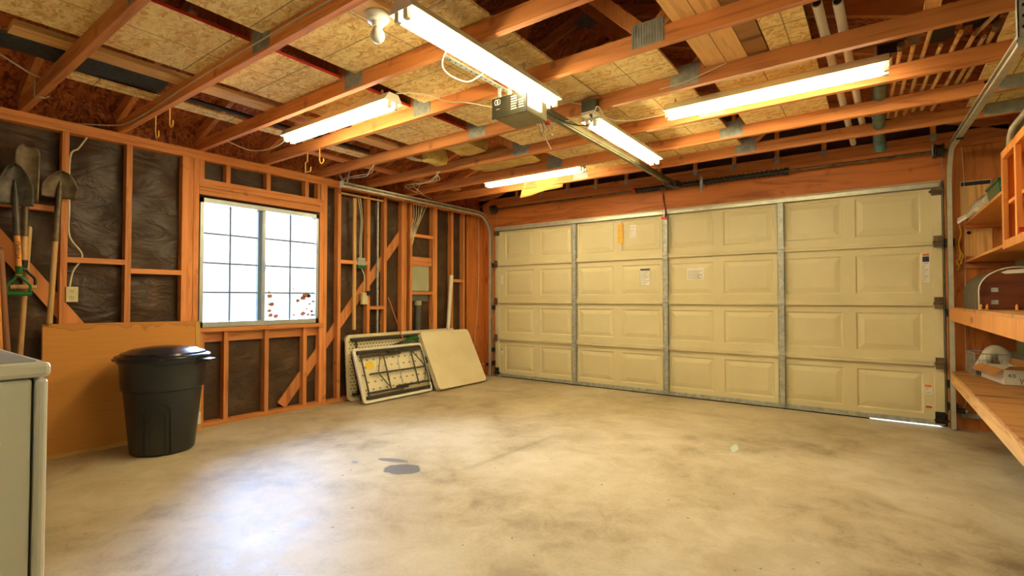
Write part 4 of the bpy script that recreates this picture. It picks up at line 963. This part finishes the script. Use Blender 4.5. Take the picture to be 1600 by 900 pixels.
bx((5.002, -2.16, 1.44), (5.03, -2.13, 1.46)).build('latch', 'red_plastic', cbn)
tag(MB().tube(spline([(5.04, -1.72, 1.96), (5.04, -1.80, 2.04), (5.05, -2.0, 2.06), (5.06, -2.6, 2.06)]), .014, 10).build('bent_tube', 'track_metal', None, (5.05, -2.2, 1.94), True), 'bent metal tube lying on top of the wall cabinet', 'tube')
# domed chest
ch = thing('domed_chest', (5.16, -1.0, 1.031), 'dark wooden chest with rounded metal-clad top on the upper shelf', 'chest')
def arch(w0, w1, h):
    mid = (w0 + w1) / 2; return [(w0, 0), (w1, 0)] + [(mid + (w1 - w0) / 2 * math.cos(R(a)), h * .45 + h * .55 * math.sin(R(a))) for a in range(0, 181, 12)]
MB().prism(arch(4.967, 5.325, .27), lambda a, b, t: (a, t, 1.031 + b), -1.20, -1.185).build('end_panel', 'chest_wood', ch)
MB().prism(arch(4.967, 5.325, .27), lambda a, b, t: (a, t, 1.031 + b), -.46, -.445).build('end_panel', 'chest_wood', ch)
MB().prism(arch(4.965, 5.327, .272), lambda a, b, t: (a, t, 1.031 + b), -1.184, -.461).build('metal_cladding', 'foil' if False else 'old_steel', ch, None, True)
ap = arch(4.963, 5.329, .274)[2:]
MB().tube([(a, -1.20, 1.031 + b) for a, b in [(5.0, .0)] + ap[::-1][:0] + []] + [(a, -1.20, 1.031 + b) for a, b in [(4.963, 0)] + ap[::-1]], .004, 6).build('edge_trim', 'white_plastic', ch)
for z in (1.065, 1.145): bx((5.022, -1.206, z), (5.056, -1.2005, z + .028)).build('hinge', 'galvanised', ch)
bx((5.21, -1.206, 1.11), (5.25, -1.2005, 1.125)).build('latch', 'galvanised', ch)
MB().prism([(5.07, 1.272), (5.10, 1.286), (5.18, 1.292), (5.24, 1.282), (5.23, 1.268), (5.09, 1.262)], lambda a, b, t: (a, t, b), -1.2025, -1.2003).build('torn_label', 'sticker_white', ch)
for x in (4.972, 5.002, 5.14): MB().lathe([(0, 0), (.008, 0), (.006, .012), (.009, .02), (.003, .035), (0, .036)], (x, -1.208, 1.031), 8).build('corner_ornament', 'handle_orange', ch, None, True)
# carton
ct = thing('cardboard_box', (5.16, -.55, .496), 'open white carton with brown flaps and marker writing', 'box')
A, B_, = Vector((5.068, -.365, 0)), Vector((5.135, -.785, 0)); nx = Vector((.166, .0265, 0)).normalized(); wB = .165
C_, D_ = B_ + nx * wB, A + nx * wB
def wall_(p, q, t=.004, z0=.4965, z1=.60):
    d = (q - p).normalized(); nn = Vector((-d.y, d.x, 0)) * t
    return MB().hexa([p + Vector((0, 0, z0)), q + Vector((0, 0, z0)), q + nn + Vector((0, 0, z0)), p + nn + Vector((0, 0, z0)), p + Vector((0, 0, z1)), q + Vector((0, 0, z1)), q + nn + Vector((0, 0, z1)), p + nn + Vector((0, 0, z1))])
for p, q in ((A, B_), (B_, C_), (C_, D_), (D_, A)): wall_(p, q).build('carton_side', 'carton_white', ct)
MB().hexa([v + Vector((0, 0, z)) for z in (.4962, .499) for v in (A, B_, C_, D_)]).build('carton_bottom', 'carton_brown', ct)
dn = (B_ - A).normalized(); on_ = Vector((dn.y, -dn.x, 0))
if on_.x > 0: on_ = -on_
def flap(p, q, o, z, drop, th=.003):
    up = Vector((0, 0, z)); e = o + Vector((0, 0, drop)); n = e.cross(q - p).normalized() * th
    return MB().hexa([p + up, q + up, q + up + e, p + up + e, p + up + n, q + up + n, q + up + e + n, p + up + e + n]).build('flap', 'carton_brown', ct)
flap(A, B_, on_ * .06, .602, -.045); flap(B_, C_, -dn * -.0 + Vector((.02, -.06, 0)), .602, .03); flap(C_, D_, nx * .01, .602, .05)
fside = lambda a, b, t: B_ + nx * (.085 + a) - Vector((-nx.y, nx.x, 0)) * (t + .0005) + Vector((0, 0, .548 + b))
text('4', .040, lambda a, b, t: fside(a - .057, b + .012, t), 'print', 'ink', ct); text('0', .040, lambda a, b, t: fside(a - .033, b + .012, t), 'print', 'ink', ct); text('Joye', .040, lambda a, b, t: fside(a * .94 - b * .35 + .03, b + a * .5 - .004, t), 'print', 'ink', ct)
fl_ = lambda a, b, t: A + dn * (.16 + a) + on_ * (t + .001) + Vector((0, 0, .55 + b))
MB().prism([(-.08, -.012), (.05, -.012), (.05, .006), (-.08, .006)], fl_, 0, .001).build('print', 'ink_blue', ct)
# wire basket
wb = thing('wire_basket', (5.16, -.15, .496), 'wire basket with bagged contents behind the carton', 'basket')
m = MB(); bxs = [(5.04, -.32), (5.31, -.30), (5.31, -.02), (5.02, -.02)]
for z, r in ((.50, .003), (.56, .002), (.62, .002), (.67, .004)): m.tube([(x, y, z) for x, y in bxs], r, 5, True)
for i in range(4):
    p, q = bxs[i], bxs[(i + 1) % 4]
    for k in range(12): s = k / 12; x, y = p[0] + (q[0] - p[0]) * s, p[1] + (q[1] - p[1]) * s; m.cyl((x, y, .50), (x, y, .67), .0018, n=4)
m.build('wire_frame', 'galvanised', wb)
MB().tube(spline([(5.08, -.20, .53), (5.12, -.20, .62), (5.16, -.20, .69), (5.22, -.20, .66), (5.26, -.2, .55)]), .045, 10).build('bag', 'white_plastic', wb, None, True)
MB().box((5.06, -.27, .502), (5.28, -.05, .58)).build('contents', 'ink_blue', wb)
# things on the thin shelf
fo = thing('foil_bundle', (5.1, -.35, 1.746), 'silver foil wrapped bundle poking off the thin shelf', 'bundle')
MB().tube(spline([(5.085, -.07, 1.813), (5.09, -.3, 1.813), (5.095, -.6, 1.813), (5.105, -.9, 1.813)]), [.056] * 8 + [.066] * 9 + [.054] * 8, 10).build('foil_roll', 'foil', fo, None, True)
MB().tube([(5.025, -.30, 1.768), (5.03, -.62, 1.768)], [.02, .02], 10).build('inner_tube', 'pvc', fo, None, True)
MB().hexa([(4.965, -.20, 1.715), (5.02, -.24, 1.755), (5.05, -.14, 1.79), (4.975, -.12, 1.76), (4.96, -.20, 1.73), (5.01, -.24, 1.77), (5.04, -.14, 1.805), (4.97, -.12, 1.775)]).build('paper_end', 'sticker_white', fo)
gt = thing('green_tub', (5.12, -1.2, 1.746), 'small dark green plastic tub on the thin shelf', 'tub')
MB().hexa([(5.05, -1.38, 1.747), (5.20, -1.38, 1.747), (5.20, -1.0, 1.747), (5.05, -1.0, 1.747), (5.04, -1.40, 1.84), (5.21, -1.40, 1.84), (5.21, -.98, 1.84), (5.04, -.98, 1.84)]).build('body', 'green_tub', gt, bevel=.006)
MB().hexa([(5.034, -1.41, 1.836), (5.216, -1.41, 1.836), (5.216, -.97, 1.836), (5.034, -.97, 1.836), (5.034, -1.41, 1.852), (5.216, -1.41, 1.852), (5.216, -.97, 1.852), (5.034, -.97, 1.852)]).build('rim', 'green_tub', gt)
tag(lump('blue_cloth', (5.10, -1.52, 1.787), (.06, .08, .04), 'blue_cloth', 'crumpled blue cloth beside the green tub', 'cloth', 9), 'crumpled blue cloth beside the green tub', 'cloth'); 
del bpy.data.objects['blue_cloth']['group']
wbd = thing('wall_board', (5.1, .02, 1.82), 'pinned wooden board with a dark blue top strip', 'board'); bx((5.005, .022, 1.80), (5.20, .029, 2.10)).build('board', 'pale_z', wbd); bx((5.01, .020, 2.06), (5.195, .0218, 2.092)).build('header_strip', 'ink_blue', wbd)
wb2 = thing('wall_board', (5.1, .02, 1.5), 'pale wooden board pinned below the thin shelf', 'board'); bx((5.03, .020, 1.46), (5.20, .0285, 1.69)).build('board', 'pale_z', wb2); MB().cyl((5.055, .0185, 1.66), (5.055, .0198, 1.66), .014, n=12).build('knot_hole', 'rubber', wb2)
tag(MB().cyl((5.225, .0, 2.075), (5.225, .0295, 2.075), .022, n=12).build('wooden_peg', 'handle_dark', None, (5.225, .01, 2.06)), 'dark round wooden peg on the plywood beside the wall board', 'peg')
rp = thing('yellow_rope', (4.97, -.02, 1.40), 'knotted yellow rope hanging beside the door track', 'rope')
MB().tube(spline([(4.965, -.02, 1.74), (4.962, -.02, 1.62), (4.975, -.02, 1.53), (5.01, -.02, 1.47), (5.0, -.02, 1.43)]), .006, 6).build('strand', 'yellow_rope', rp, None, True)
MB().tube(spline([(4.99, -.02, 1.73), (5.0, -.02, 1.66), (4.985, -.02, 1.57), (4.995, -.02, 1.48), (4.985, -.02, 1.43)]), .006, 6).build('strand', 'yellow_rope', rp, None, True)
MB().tube(spline([(4.98, -.02, 1.44), (4.965, -.035, 1.42), (4.98, -.035, 1.39), (5.0, -.02, 1.41), (4.985, -.01, 1.435), (4.97, -.02, 1.40), (4.985, -.03, 1.37), (4.97, -.02, 1.345)]), .007, 6).build('knot', 'yellow_rope', rp, None, True)
